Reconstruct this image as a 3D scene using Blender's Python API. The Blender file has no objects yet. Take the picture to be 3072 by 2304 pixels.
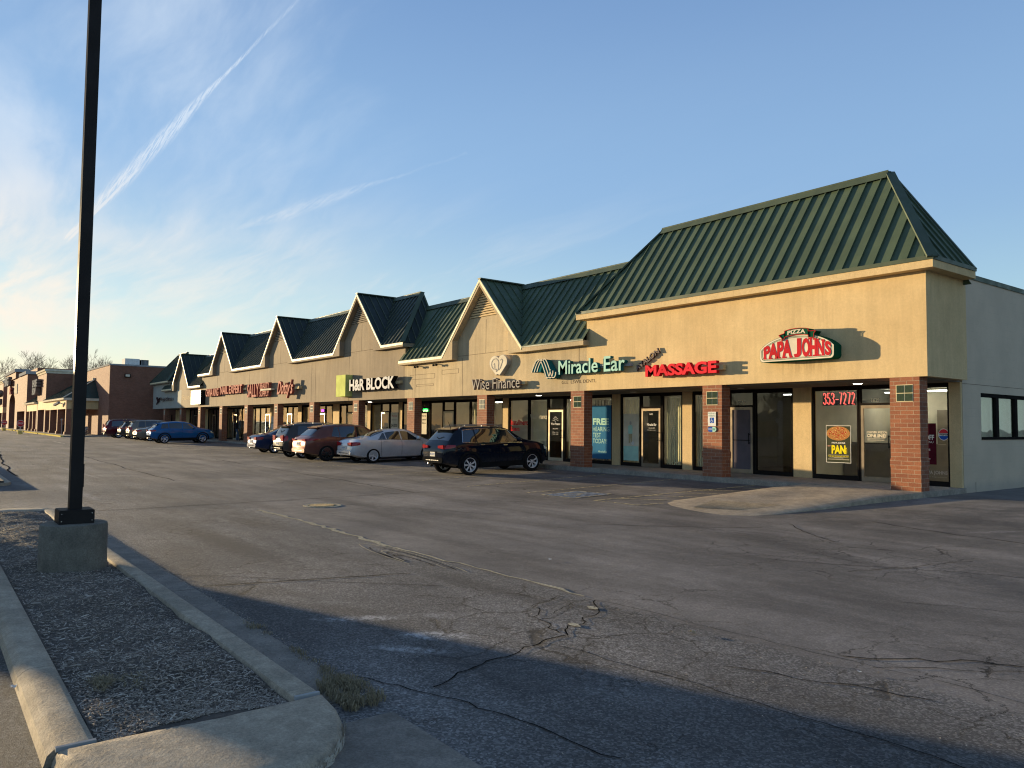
import bpy, math, random
from mathutils import Vector, Matrix
R_ = random.Random(7)
D = bpy.data
SC = bpy.context.scene
COL = SC.collection
rad = math.radians

# ------------------------------------------------------------------ camera
CAM = Vector((8.6767, -18.8515, 1.4858))
r_ = Vector((0.60754148, 0.79422279, 0.0101737))
u_ = Vector((0.03591565, -0.04026469, 0.99854335))
F_ = Vector((-0.79347553, 0.60629111, 0.0529875))
cd = D.cameras.new('camera'); cam = D.objects.new('camera', cd); COL.objects.link(cam)
cd.sensor_width = 36; cd.lens = 2312.2 / 3072 * 36; cd.clip_end = 4000; cd.clip_start = .05
M = Matrix((r_, u_, -F_)).transposed().to_4x4(); M.translation = CAM
cam.matrix_world = M
SC.camera = cam

# ------------------------------------------------------------------ sun and sky
SUN_TRAVEL = Vector((.947, .321, 0)); SUN_EL = rad(4.1)
EXPOSURE = 1.15
SKY_STRENGTH = 0.15
to_sun = Vector((-SUN_TRAVEL.x * math.cos(SUN_EL), -SUN_TRAVEL.y * math.cos(SUN_EL), math.sin(SUN_EL))).normalized()
sl = D.lights.new('sun', 'SUN'); sl.energy = 5.0; sl.angle = rad(.5); sl.color = (1, .77, .45)
so = D.objects.new('sun', sl); COL.objects.link(so)
so.rotation_euler = to_sun.to_track_quat('Z', 'Y').to_euler()
SC.view_settings.view_transform = 'Standard'; SC.view_settings.look = 'None'
SC.view_settings.exposure = EXPOSURE; SC.view_settings.gamma = 1
SC.render.engine = 'CYCLES'
SC.cycles.use_denoising = True
SC.cycles.filter_width = 1.15
SC.cycles.max_bounces = 8; SC.cycles.transparent_max_bounces = 12


class NT:
    """tiny node-tree helper"""
    def __init__(s, tree): s.t = tree; s.n = tree.nodes; s.l = tree.links
    def new(s, typ, **kw):
        n = s.n.new(typ)
        for k, v in kw.items(): setattr(n, k, v)
        return n
    def set(s, sock, v):
        if isinstance(v, bpy.types.NodeSocket): s.l.new(v, sock)
        elif isinstance(v, bpy.types.Node): s.l.new(v.outputs[0], sock)
        else: sock.default_value = v
    def math(s, op, a, b=0.0, c=0.0, clamp=False):
        n = s.new('ShaderNodeMath', operation=op, use_clamp=clamp)
        for i, v in enumerate((a, b, c)): s.set(n.inputs[i], v)
        return n.outputs[0]
    def vmath(s, op, a, b=(0, 0, 0)):
        n = s.new('ShaderNodeVectorMath', operation=op)
        s.set(n.inputs[0], a)
        if op == 'SCALE': s.set(n.inputs[3], b)
        else: s.set(n.inputs[1], b)
        return n.outputs['Value'] if op in ('DOT_PRODUCT', 'LENGTH') else n.outputs[0]
    def ramp(s, v, a, b, lo=0.0, hi=1.0):
        n = s.new('ShaderNodeMapRange', interpolation_type='SMOOTHSTEP')
        for i, x in enumerate((v, a, b, lo, hi)): s.set(n.inputs[i], x)
        return n.outputs[0]
    def noise(s, vec, scale, detail=4, rough=.55, dist=0.0):
        n = s.new('ShaderNodeTexNoise'); s.set(n.inputs['Vector'], vec)
        n.inputs['Scale'].default_value = scale; n.inputs['Detail'].default_value = detail
        n.inputs['Roughness'].default_value = rough; n.inputs['Distortion'].default_value = dist
        return n.outputs[0]
    def voro(s, vec, scale, feature='F1', out=0):
        n = s.new('ShaderNodeTexVoronoi', feature=feature); s.set(n.inputs['Vector'], vec)
        n.inputs['Scale'].default_value = scale
        return n.outputs[out]
    def mix(s, f, a, b, mode='MIX'):
        n = s.new('ShaderNodeMix', data_type='RGBA', blend_type=mode)
        s.set(n.inputs[0], f)
        for sock, v in ((n.inputs[6], a), (n.inputs[7], b)):
            s.set(sock, v if not isinstance(v, tuple) or len(v) == 4 else v + (1,))
        return n.outputs[2]
    def scale(s, vec, sc):
        n = s.new('ShaderNodeMapping'); s.set(n.inputs[0], vec); n.inputs['Scale'].default_value = sc
        return n.outputs[0]
    def sep(s, vec):
        n = s.new('ShaderNodeSeparateXYZ'); s.set(n.inputs[0], vec); return n.outputs
    def comb(s, x, y, z):
        n = s.new('ShaderNodeCombineXYZ')
        for i, v in enumerate((x, y, z)): s.set(n.inputs[i], v)
        return n.outputs[0]
    def bump(s, h, strength=.3, dist=.02):
        n = s.new('ShaderNodeBump'); s.set(n.inputs['Height'], h)
        n.inputs['Strength'].default_value = strength; n.inputs['Distance'].default_value = dist
        return n.outputs[0]


def build_world():
    w = D.worlds.new('World'); SC.world = w; w.use_nodes = True
    T = NT(w.node_tree); T.n.clear()
    out = T.new('ShaderNodeOutputWorld'); bg = T.new('ShaderNodeBackground')
    sky = T.new('ShaderNodeTexSky', sky_type='NISHITA', sun_disc=False)
    sky.sun_elevation = SUN_EL
    sky.sun_rotation = math.atan2(to_sun.x, to_sun.y)
    sky.altitude = 150; sky.air_density = 1.0; sky.dust_density = .3; sky.ozone_density = 2.0
    d = T.vmath('NORMALIZE', T.new('ShaderNodeTexCoord').outputs['Generated'])
    x, y, z = T.sep(d)[:3]
    zc = T.math('MAXIMUM', z, 0.0)
    sh = Vector((to_sun.x, to_sun.y, 0)).normalized()
    az = T.math('DIVIDE', T.vmath('DOT_PRODUCT', d, tuple(sh)), T.math('SQRT', T.math('ADD', T.math('SUBTRACT', 1.0, T.math('MULTIPLY', z, z)), .0001)))
    # hand-set gradient evens out the dusk sky: pale cyan low down, blue above, cream towards the sun
    k = 3.0
    def c(r, g, b, s=1.0): return (r * k * s, g * k * s, b * k * s)
    def mx(f, a, b):
        o = T.mix(f, a, b); return o
    hi = mx(T.ramp(zc, .28, .62), c(.300, .495, .790), c(.170, .310, .610))
    hi = mx(T.ramp(zc, .56, .95), hi, c(.14, .225, .39))  # zenith, out of view, set darker to cut the ambient light
    lo = mx(T.ramp(zc, .02, .30), c(.52, .77, .84), hi)
    sunny = T.math('MULTIPLY', T.ramp(az, .30, .95), T.ramp(zc, .34, .0))
    warm = mx(T.ramp(zc, .0, .14), c(1.0, .84, .52), c(.80, .86, .80))
    base = mx(T.math('MULTIPLY', sunny, .78), lo, warm)
    base = mx(T.math('MULTIPLY', T.ramp(az, .45, 1.0), T.ramp(zc, .9, .2)), base, c(.72, .82, .92)) if False else base
    skyc = T.mix(.80, sky.outputs[0], base)
    zz = T.math('ADD', zc, .12)
    p = T.comb(T.math('DIVIDE', x, zz), T.math('DIVIDE', y, zz), 0.0)
    wn = T.new('ShaderNodeTexNoise'); T.set(wn.inputs['Vector'], p); wn.inputs['Scale'].default_value = .7; wn.inputs['Detail'].default_value = 4
    p2 = T.vmath('ADD', p, T.vmath('SCALE', wn.outputs[1], .55))
    c1 = T.noise(T.scale(p2, (1.1, 4.2, 1.0)), 1.0, 9, .56)
    c2 = T.noise(p, .60, 4, .55)
    side = T.vmath('DOT_PRODUCT', d, tuple(Vector((-.95, .02, .34)).normalized()))
    sidem = T.ramp(side, .87, .985)
    cl = T.math('MULTIPLY', T.ramp(c1, .36, .78), T.ramp(c2, .26, .66))
    cl = T.math('MULTIPLY', cl, T.math('ADD', T.math('MULTIPLY', sidem, .68), .02))
    c3 = T.noise(T.scale(p2, (1.0, 5.5, 1.0)), .9, 7, .6, .3)
    low = T.math('MULTIPLY', T.ramp(c3, .46, .72), T.math('MULTIPLY', T.ramp(z, .34, .16), T.ramp(side, .45, .95)))
    cl = T.math('ADD', cl, T.math('MULTIPLY', low, .34))
    glow = T.math('MULTIPLY', T.ramp(T.vmath('DOT_PRODUCT', d, tuple(Vector((-.983, .02, .21)).normalized())), .985, 1.0), T.ramp(c1, .35, .6))
    cl = T.math('ADD', cl, T.math('MULTIPLY', glow, .5))
    def trail(d1, d2, a0, a1, wid, amp, wob, cmb):
        a = Vector(d1).normalized(); b = Vector(d2).normalized()
        n = a.cross(b).normalized(); e = b - a * a.dot(b); e.normalize()
        s_ = T.vmath('DOT_PRODUCT', d, tuple(n))
        t_ = T.math('DIVIDE', T.vmath('DOT_PRODUCT', d, tuple(e)), b.dot(e))
        nl = T.noise(T.comb(T.math('MULTIPLY', t_, 6.0), 3.0, 0.0), 1.0, 3)
        s2 = T.math('ADD', s_, T.math('MULTIPLY', T.math('SUBTRACT', nl, .5), wob))
        cmbn = T.noise(T.comb(T.math('ADD', T.math('MULTIPLY', t_, 34.0), T.math('MULTIPLY', s_, 420.0)), T.math('MULTIPLY', s_, 160.0), 0.0), 1.3, 5, .7)
        puff = T.noise(T.comb(T.math('MULTIPLY', t_, 9.0), T.math('MULTIPLY', s_, 50.0), 5.0), 1.0, 4, .65)
        env = T.math('MULTIPLY', T.ramp(t_, .30, .62), T.ramp(t_, 1.02, .80))
        ww = T.math('ADD', T.math('MULTIPLY', env, wid), wid * .32)
        m = T.math('SUBTRACT', 1.0, T.math('DIVIDE', T.math('ABSOLUTE', s2), ww), clamp=True)
        m = T.math('MULTIPLY', T.ramp(m, .0, .9), T.math('MULTIPLY', T.ramp(cmbn, .34, .62, .05, 1.0), T.ramp(puff, .25, .6, .4, 1.0)))
        # denser lower edge far down the trail
        s3 = T.math('ADD', s2, wid * .55 * cmb)
        core = T.math('SUBTRACT', 1.0, T.math('DIVIDE', T.math('ABSOLUTE', s3), wid * .22), clamp=True)
        m = T.math('ADD', m, T.math('MULTIPLY', core, T.math('MULTIPLY', T.ramp(t_, .70, .86), abs(cmb))))
        along = T.math('MULTIPLY', T.ramp(t_, a0, a0 + .45, .25, 1.0), T.ramp(t_, a1, a1 - .05))
        front = T.math('GREATER_THAN', T.vmath('DOT_PRODUCT', d, tuple(a)), 0.0)
        start = T.math('GREATER_THAN', t_, a0 - .15)
        return T.math('MULTIPLY', T.math('MULTIPLY', m, along), T.math('MULTIPLY', T.math('MULTIPLY', front, start), amp))
    cl = T.math('ADD', cl, trail((-.8241, .3143, .4712), (-.9688, .1267, .2132), .0, 1.06, .0082, 1.15, .003, .8))
    cl = T.math('ADD', cl, trail((-.7909, .5142, .3318), (-.9298, .2875, .2300), .1, 1.0, .008, .42, .008, .0))
    cl = T.math('MINIMUM', cl, .93)
    cloudcol = mx(T.ramp(z, .10, .34), c(1.02, .93, .80), c(.66, .78, .93))
    col = T.mix(cl, skyc, cloudcol)
    T.set(bg.inputs[0], col); bg.inputs[1].default_value = SKY_STRENGTH
    T.l.new(bg.outputs[0], out.inputs[0])


build_world()

# ------------------------------------------------------------------ materials
MATS = {}
def newmat(name):
    m = D.materials.new(name); m.use_nodes = True
    T = NT(m.node_tree); b = T.n['Principled BSDF']
    MATS[name] = m
    return m, T, b
def obj_coord(T): return T.new('ShaderNodeTexCoord').outputs['Object']
def world_pos(T): return T.new('ShaderNodeNewGeometry').outputs['Position']

def plain(name, col, rough=.6, metal=0.0, var=.12, sc=6.0, bump=0.0, bsc=80.0, coat=0.0, spec=0.0):
    m, T, b = newmat(name)
    p = obj_coord(T)
    n = T.noise(p, sc, 4)
    f = T.ramp(n, .3, .7, 1 - var, 1 + var)
    c = T.mix(1.0, tuple(col), T.comb(f, f, f), 'MULTIPLY')
    T.n[-1].clamp_result = False
    T.set(b.inputs['Base Color'], c)
    T.set(b.inputs['Roughness'], T.ramp(T.noise(p, sc * 2.3, 3), .3, .7, max(rough - .06, .02), min(rough + .06, 1)))
    b.inputs['Metallic'].default_value = metal
    b.inputs['Specular IOR Level'].default_value = spec
    if coat: b.inputs['Coat Weight'].default_value = coat; b.inputs['Coat Roughness'].default_value = .04
    if bump: T.set(b.inputs['Normal'], T.bump(T.noise(p, bsc, 3), bump, .01))
    return m

def emis(name, col, s):
    m, T, b = newmat(name)
    b.inputs['Base Color'].default_value = tuple(col) + (1,)
    b.inputs['Emission Color'].default_value = tuple(col) + (1,)
    b.inputs['Emission Strength'].default_value = s
    return m

def stucco(name, c1, c2, stain=.5):
    m, T, b = newmat(name)
    p = world_pos(T)
    big = T.noise(p, .35, 4, .6); mid = T.noise(p, 1.7, 5, .6)
    streak = T.noise(T.scale(p, (5.0, 5.0, .35)), 1.0, 5, .65)
    fine = T.noise(p, 55.0, 3, .7); spk = T.noise(p, 14.0, 4, .7)
    c = T.mix(T.ramp(big, .3, .7), c1, c2)
    f = T.math('MULTIPLY', T.ramp(mid, .25, .75, .93, 1.05), T.ramp(streak, .3, .75, 1.04, 1 - .16 * stain))
    f = T.math('MULTIPLY', f, T.ramp(fine, .2, .8, .86, 1.12))
    f = T.math('MULTIPLY', f, T.ramp(spk, .2, .8, .93, 1.06))
    c = T.mix(1.0, c, T.comb(f, f, f), 'MULTIPLY')
    px, py, pz = T.sep(p)[:3]
    def win(v, a, b_, e): return T.math('MULTIPLY', T.ramp(v, a, a + e), T.ramp(v, b_, b_ - e))
    drip = T.noise(T.scale(p, (16.0, 1.0, .5)), 1.0, 4, .7)
    dm = T.math('MULTIPLY', T.math('MULTIPLY', win(px, -3.9, -2.1, .4), T.ramp(pz, 2.75, 3.25)), T.math('LESS_THAN', pz, 3.30))
    d2 = T.math('MULTIPLY', T.ramp(T.noise(T.scale(p, (1.1, 1.0, .15)), 1.0, 3), .52, .66), T.ramp(T.noise(T.scale(p, (9.0, 1.0, .4)), 1.0, 4, .7), .42, .62))
    dm = T.math('MAXIMUM', T.math('MULTIPLY', dm, T.ramp(drip, .40, .60)), T.math('MULTIPLY', d2, .45 * stain + .15))
    c = T.mix(T.math('MULTIPLY', dm, .42), c, (.26, .17, .085))
    T.set(b.inputs['Base Color'], c); b.inputs['Roughness'].default_value = .9
    b.inputs['Specular IOR Level'].default_value = .2
    h = T.math('ADD', T.noise(p, 90.0, 3, .7), T.math('MULTIPLY', spk, .6))
    T.set(b.inputs['Normal'], T.bump(h, .35, .008))
    return m

def brick(name, ca, cb, mortar, bw=.305, bh=.1016, ms=.011, var=1.0):
    m, T, b = newmat(name)
    g = T.new('ShaderNodeNewGeometry')
    n = T.sep(g.outputs['Normal']); p = T.sep(g.outputs['Position'])
    ax = T.math('ABSOLUTE', n[0]); ay = T.math('ABSOLUTE', n[1])
    gx = T.math('GREATER_THAN', ax, ay)
    u = T.math('ADD', T.math('MULTIPLY', p[1], gx), T.math('MULTIPLY', p[0], T.math('SUBTRACT', 1.0, gx)))
    v = T.comb(u, p[2], 0.0)
    bt = T.new('ShaderNodeTexBrick', offset=.5)
    T.set(bt.inputs['Vector'], v)
    bt.inputs['Color1'].default_value = tuple(ca) + (1,); bt.inputs['Color2'].default_value = tuple(cb) + (1,)
    bt.inputs['Mortar'].default_value = tuple(mortar) + (1,)
    bt.inputs['Scale'].default_value = 1.0; bt.inputs['Mortar Size'].default_value = ms / 2
    bt.inputs['Mortar Smooth'].default_value = .15; bt.inputs['Bias'].default_value = 0
    bt.inputs['Brick Width'].default_value = bw; bt.inputs['Row Height'].default_value = bh
    pos = g.outputs['Position']
    f = T.math('MULTIPLY', T.ramp(T.noise(pos, 30.0, 4, .7), .2, .8, .8, 1.18), T.ramp(T.noise(pos, 1.3, 3), .3, .7, .92, 1.08))
    c = T.mix(1.0, bt.outputs[0], T.comb(f, f, f), 'MULTIPLY')
    T.set(b.inputs['Base Color'], c); b.inputs['Roughness'].default_value = .88
    b.inputs['Specular IOR Level'].default_value = .25
    h = T.math('SUBTRACT', T.math('MULTIPLY', T.noise(pos, 60.0, 3), .25), bt.outputs[1])
    T.set(b.inputs['Normal'], T.bump(h, .6, .008))
    return m

def painted_block(name):
    m, T, b = newmat(name)
    g = T.new('ShaderNodeNewGeometry'); p = T.sep(g.outputs['Position']); pos = g.outputs['Position']
    bt = T.new('ShaderNodeTexBrick', offset=.5)
    T.set(bt.inputs['Vector'], T.comb(p[1], p[2], 0.0))
    bt.inputs['Scale'].default_value = 1; bt.inputs['Mortar Size'].default_value = .004
    bt.inputs['Mortar Smooth'].default_value = .6
    bt.inputs['Brick Width'].default_value = .406; bt.inputs['Row Height'].default_value = .203
    f = T.math('MULTIPLY', T.ramp(T.noise(pos, 1.1, 4), .3, .7, .93, 1.05), T.ramp(T.noise(pos, 40.0, 3), .2, .8, .95, 1.05))
    seen = T.ramp(T.noise(pos, 1.6, 3), .42, .62)
    c = T.mix(1.0, (.51, .405, .285), T.comb(f, f, f), 'MULTIPLY')
    c = T.mix(T.math('MULTIPLY', T.math('MULTIPLY', bt.outputs[1], seen), .35), c, (.2, .19, .17))
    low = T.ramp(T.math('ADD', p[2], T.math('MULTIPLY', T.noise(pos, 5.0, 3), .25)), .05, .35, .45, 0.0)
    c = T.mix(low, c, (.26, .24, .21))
    T.set(b.inputs['Base Color'], c); b.inputs['Roughness'].default_value = .7
    T.set(b.inputs['Normal'], T.bump(T.math('SUBTRACT', T.math('MULTIPLY', T.noise(pos, 70.0, 3), .2), T.math('MULTIPLY', bt.outputs[1], .5)), .35, .006))
    return m

def concrete(name, col, dark=.5, lowstain=False):
    m, T, b = newmat(name)
    p = world_pos(T)
    c = T.mix(T.ramp(T.noise(p, 2.0, 5, .65), .3, .7), tuple(x * .8 for x in col), tuple(min(x * 1.15, 1) for x in col))
    f = T.math('MULTIPLY', T.ramp(T.noise(p, 60.0, 4, .75), .25, .75, .72, 1.22), T.ramp(T.noise(p, 8.0, 5, .7), .3, .75, .86, 1.06))
    c = T.mix(1.0, c, T.comb(f, f, f), 'MULTIPLY')
    pit = T.ramp(T.voro(p, 38.0), .0, .13, 1 - dark, 1.0)
    c = T.mix(1.0, c, T.comb(pit, pit, pit), 'MULTIPLY')
    T.set(b.inputs['Base Color'], c); b.inputs['Roughness'].default_value = .92
    b.inputs['Specular IOR Level'].default_value = .25
    T.set(b.inputs['Normal'], T.bump(T.math('ADD', T.noise(p, 45.0, 4, .75), T.math('MULTIPLY', T.noise(p, 7.0, 3), 1.2)), .7, .012))
    return m

def asphalt(name):
    m, T, b = newmat(name)
    p = world_pos(T); x, y, z = T.sep(p)[:3]
    # two ages of paving meet along a ragged joint at about y = -13.2
    near = T.ramp(T.math('ADD', y, T.math('MULTIPLY', T.noise(p, 2.0, 3), .12)), -13.06, -13.16)
    drag = T.noise(T.scale(p, (.22, 1.0, 1.0)), .9, 6, .6, .4)
    blot = T.noise(p, .33, 5, .6)
    f = T.math('MULTIPLY', T.ramp(drag, .25, .75, .62, 1.36), T.ramp(blot, .3, .7, .72, 1.26))
    f = T.math('MULTIPLY', f, T.ramp(T.noise(p, 4.5, 5, .7), .3, .7, .88, 1.12))
    c = T.mix(near, (.146, .131, .118), (.130, .123, .117))
    c = T.mix(1.0, c, T.comb(f, f, f), 'MULTIPLY')
    # aggregate
    ag = T.voro(p, 70.0, 'F1', 1)
    agv = T.sep(ag)[0]
    ag2 = T.math('ADD', T.math('MULTIPLY', T.noise(p, 210.0, 2, .6), .6), T.math('MULTIPLY', T.noise(p, 48.0, 3, .7), .4))
    a_amt = T.math('ADD', T.math('MULTIPLY', near, .75), .48)
    af = T.math('ADD', 1.0, T.math('MULTIPLY', T.math('SUBTRACT', T.math('ADD', T.math('POWER', agv, 2.2), ag2), .82), a_amt))
    c = T.mix(1.0, c, T.comb(af, af, af), 'MULTIPLY')
    # oil darkening in the parking stalls
    stall = T.math('MULTIPLY', T.ramp(y, -6.4, -5.2), T.ramp(y, -.05, -1.0))
    oil = T.math('MULTIPLY', stall, T.ramp(T.noise(T.scale(p, (.8, .6, 1.0)), 1.3, 4, .6), .42, .62))
    c = T.mix(T.math('MULTIPLY', oil, .5), c, (.035, .034, .034))
    # pale salt residue
    def blotch(cx, cy, rx, ry, amt, ang=0.0):
        q = T.vmath('SUBTRACT', p, (cx, cy, 0.0)); qx, qy = T.sep(q)[:2]
        ca, sa = math.cos(ang), math.sin(ang)
        a = T.math('ADD', T.math('MULTIPLY', qx, ca / rx), T.math('MULTIPLY', qy, sa / rx))
        b_ = T.math('SUBTRACT', T.math('MULTIPLY', qy, ca / ry), T.math('MULTIPLY', qx, sa / ry))
        dd = T.math('SQRT', T.math('ADD', T.math('MULTIPLY', a, a), T.math('MULTIPLY', b_, b_)))
        dd = T.math('ADD', dd, T.math('MULTIPLY', T.math('SUBTRACT', T.noise(p, 9.0, 7, .75), .5), 2.0))
        return T.math('MULTIPLY', T.ramp(dd, 1.0, .35), amt)
    salt = blotch(2.9, -15.22, .42, .17, 1.0, .9)
    for a in ((2.0, -15.45, .55, .13, .8, 1.1), (3.15, -15.6, .48, .11, .85, .7), (3.4, -15.2, .5, .12, .25, .4), (2.2, -15.0, .7, .12, .3, 1.1),
              (4.4, -15.9, .5, .14, .12, .5), (1.0, -15.6, .8, .2, .2, .6), (4.9, -14.9, .8, .3, .1, .5), (-14, -15.6, 4, .2, .4, .02), (-23, -14.4, 5, .12, .45, .03),
              (-2.6, -10.2, 1.5, .3, .12, .1), (3.2, -4.2, .6, .12, .25, .9)):
        salt = T.math('MAXIMUM', salt, blotch(*a))
    c = T.mix(T.math('MULTIPLY', salt, T.math('MULTIPLY', T.ramp(T.noise(p, 90.0, 2), .3, .6, .5, 1.0), T.ramp(T.noise(p, 16.0, 5, .8), .44, .56, .12, 1.0))), c, (.52, .51, .50))
    # dark patch repairs
    dk = blotch(-3.0, -15.1, 2.9, .40, .7, .06)
    for a in ((1.6, -13.75, 1.5, .22, .45, .1), (-5.6, -14.0, 1.6, .3, .5, .1), (3.9, -15.2, 1.1, .6, .55, .4), (5.2, -8.7, 2.0, .5, .5, -.5), (-12.0, -13.0, 3.0, .3, .45, .0), (-1.2, -7.4, 1.6, .35, .45, -.1), (2.2, -8.2, 2.8, .35, .45, -.35), (-8.0, -11.0, 1.6, .35, .5, .1), (4.2, -15.3, .9, .5, .4, .5), (-4.5, -1.7, 2.3, .9, .5, .05),
              (6.0, -12.2, 1.2, .4, .3, .2), (-16, -11.5, 5, .5, .3, .03), (-2, -12.2, 4, .25, .25, .03), (-30, -9.5, 9, .5, .3, .02), (3.7, -3.0, 2.4, .5, .4, .3)):
        dk = T.math('MAXIMUM', dk, blotch(*a))
    c = T.mix(dk, c, (.040, .039, .040))
    # crack network, patchy
    wn = T.new('ShaderNodeTexNoise'); T.set(wn.inputs['Vector'], p); wn.inputs['Scale'].default_value = 3.4; wn.inputs['Detail'].default_value = 8; wn.inputs['Roughness'].default_value = .7
    wp = T.vmath('ADD', p, T.vmath('SCALE', wn.outputs[1], .42))
    ce = T.voro(T.scale(wp, (1, 1, 0)), 1.5, 'DISTANCE_TO_EDGE'); ce2 = T.voro(T.scale(wp, (1, 1, 0)), 5.0, 'DISTANCE_TO_EDGE')
    cmask = T.ramp(T.noise(p, .42, 3, .6), .56, .66)
    cmask = T.math('MAXIMUM', cmask, T.ramp(T.vmath('LENGTH', T.vmath('SUBTRACT', p, (2.8, -8.2, -.3))), 2.4, 1.4))
    cmask = T.math('MAXIMUM', cmask, T.ramp(T.vmath('LENGTH', T.vmath('SUBTRACT', p, (7.0, -12.2, -.3))), 2.3, 1.3))
    cmask = T.math('MAXIMUM', cmask, T.math('MULTIPLY', T.ramp(T.vmath('LENGTH', T.vmath('SUBTRACT', p, (3.2, -13.9, -.3))), 2.1, 1.0), .9))
    fine = T.ramp(T.vmath('LENGTH', T.vmath('SUBTRACT', p, (3.3, -13.9, -.3))), 1.3, .5)
    for q_, r_q in (((3.4, -8.3, -.3), 1.8), ((6.9, -11.6, -.3), 1.5), ((5.6, -14.6, -.35), 1.3), ((-5.5, -14.2, -.35), 1.6)):
        fine = T.math('MAXIMUM', fine, T.ramp(T.vmath('LENGTH', T.vmath('SUBTRACT', p, q_)), r_q, r_q * .5))
    fine = T.math('MULTIPLY', fine, T.ramp(T.noise(p, 1.3, 3), .42, .58))
    crack = T.math('MULTIPLY', T.ramp(ce, .013, .004), T.math('MULTIPLY', cmask, T.ramp(T.noise(p, 1.7, 3), .35, .5, .25, 1.0)))
    crack = T.math('MAXIMUM', crack, T.math('MULTIPLY', T.math('MULTIPLY', T.ramp(ce2, .022, .006), fine), .8))
    c = T.mix(T.math('MULTIPLY', crack, .9), c, (.015, .014, .014))
    T.set(b.inputs['Base Color'], c)
    T.set(b.inputs['Roughness'], T.ramp(blot, .3, .7, .80, .95))
    b.inputs['Specular IOR Level'].default_value = .35
    h = T.math('ADD', T.math('MULTIPLY', agv, .5), T.math('MULTIPLY', T.noise(p, 130.0, 3, .7), .8))
    h = T.math('SUBTRACT', h, T.math('MULTIPLY', crack, 3.0))
    bn = T.new('ShaderNodeBump'); T.set(bn.inputs['Height'], h)
    T.set(bn.inputs['Strength'], T.math('ADD', .55, T.math('MULTIPLY', near, .35))); bn.inputs['Distance'].default_value = .013
    T.set(b.inputs['Normal'], bn.outputs[0])
    return m

def glass(name, tint=(.55, .58, .56), refl=1.0, rough=.015, wav=.02, ior=1.5):
    m, T, b = newmat(name)
    T.n.remove(b)
    out = T.n['Material Output']
    tr = T.new('ShaderNodeBsdfTransparent'); tr.inputs[0].default_value = tuple(tint) + (1,)
    gl = T.new('ShaderNodeBsdfGlossy'); gl.inputs['Roughness'].default_value = rough
    gl.inputs[0].default_value = (refl, refl, refl, 1)
    fr = T.new('ShaderNodeFresnel'); bf = T.new('ShaderNodeNewGeometry').outputs['Backfacing']
    T.set(fr.inputs[0], T.math('ADD', ior, T.math('MULTIPLY', bf, 1 / ior - ior)))
    if wav: T.set(gl.inputs['Normal'], T.bump(T.noise(obj_coord(T), 1.1, 2), wav, .2))
    mx = T.new('ShaderNodeMixShader')
    T.set(mx.inputs[0], fr.outputs[0]); T.l.new(tr.outputs[0], mx.inputs[1]); T.l.new(gl.outputs[0], mx.inputs[2])
    T.l.new(mx.outputs[0], out.inputs[0])
    return m

def worn_paint(name, col, wear=.5):
    m, T, b = newmat(name)
    p = world_pos(T)
    out = T.n['Material Output']
    n = T.math('ADD', T.noise(p, 9.0, 6, .75), T.math('MULTIPLY', T.noise(p, 70.0, 2, .6), .35))
    a = T.ramp(n, wear + .22, wear + .42, 1.0, .06)
    T.set(b.inputs['Base Color'], tuple(col) + (1,)); b.inputs['Roughness'].default_value = .85
    tr = T.new('ShaderNodeBsdfTransparent'); mx = T.new('ShaderNodeMixShader')
    T.set(mx.inputs[0], a); T.l.new(tr.outputs[0], mx.inputs[1]); T.l.new(b.outputs[0], mx.inputs[2])
    T.l.new(mx.outputs[0], out.inputs[0])
    return m

def mulch_mat(name, cols):
    m, T, b = newmat(name)
    p = world_pos(T)
    c = T.mix(T.ramp(T.noise(p, 26.0, 4, .7), .3, .7), cols[0], cols[1])
    c = T.mix(T.ramp(T.noise(p, 2.2, 4), .45, .7), c, cols[2])
    T.set(b.inputs['Base Color'], c); b.inputs['Roughness'].default_value = .95
    T.set(b.inputs['Normal'], T.bump(T.noise(p, 40.0, 5, .75), .9, .03))
    return m

def chip_mat(name, ramp_cols):
    m, T, b = newmat(name)
    isl = T.new('ShaderNodeNewGeometry').outputs['Random Per Island']
    cr = T.new('ShaderNodeValToRGB'); T.set(cr.inputs[0], isl)
    e = cr.color_ramp.elements; n = len(ramp_cols)
    e[0].position = 0; e[0].color = tuple(ramp_cols[0]) + (1,); e[1].position = 1; e[1].color = tuple(ramp_cols[-1]) + (1,)
    for i in range(1, n - 1): e.new(i / (n - 1)).color = tuple(ramp_cols[i]) + (1,)
    T.set(b.inputs['Base Color'], cr.outputs[0]); b.inputs['Roughness'].default_value = .9
    return m

def metal_roof(name, col):
    m, T, b = newmat(name)
    p = world_pos(T)
    f = T.ramp(T.noise(T.scale(p, (1, 1, .25)), 1.2, 4, .6), .3, .7, .85, 1.12)
    c = T.mix(1.0, tuple(col), T.comb(f, f, f), 'MULTIPLY')
    T.set(b.inputs['Base Color'], c)
    T.set(b.inputs['Roughness'], T.ramp(T.noise(p, 3.0, 3), .3, .7, .42, .6))
    b.inputs['Specular IOR Level'].default_value = .25
    T.set(b.inputs['Normal'], T.bump(T.noise(p, 2.5, 2), .06, .05))
    return m

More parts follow.
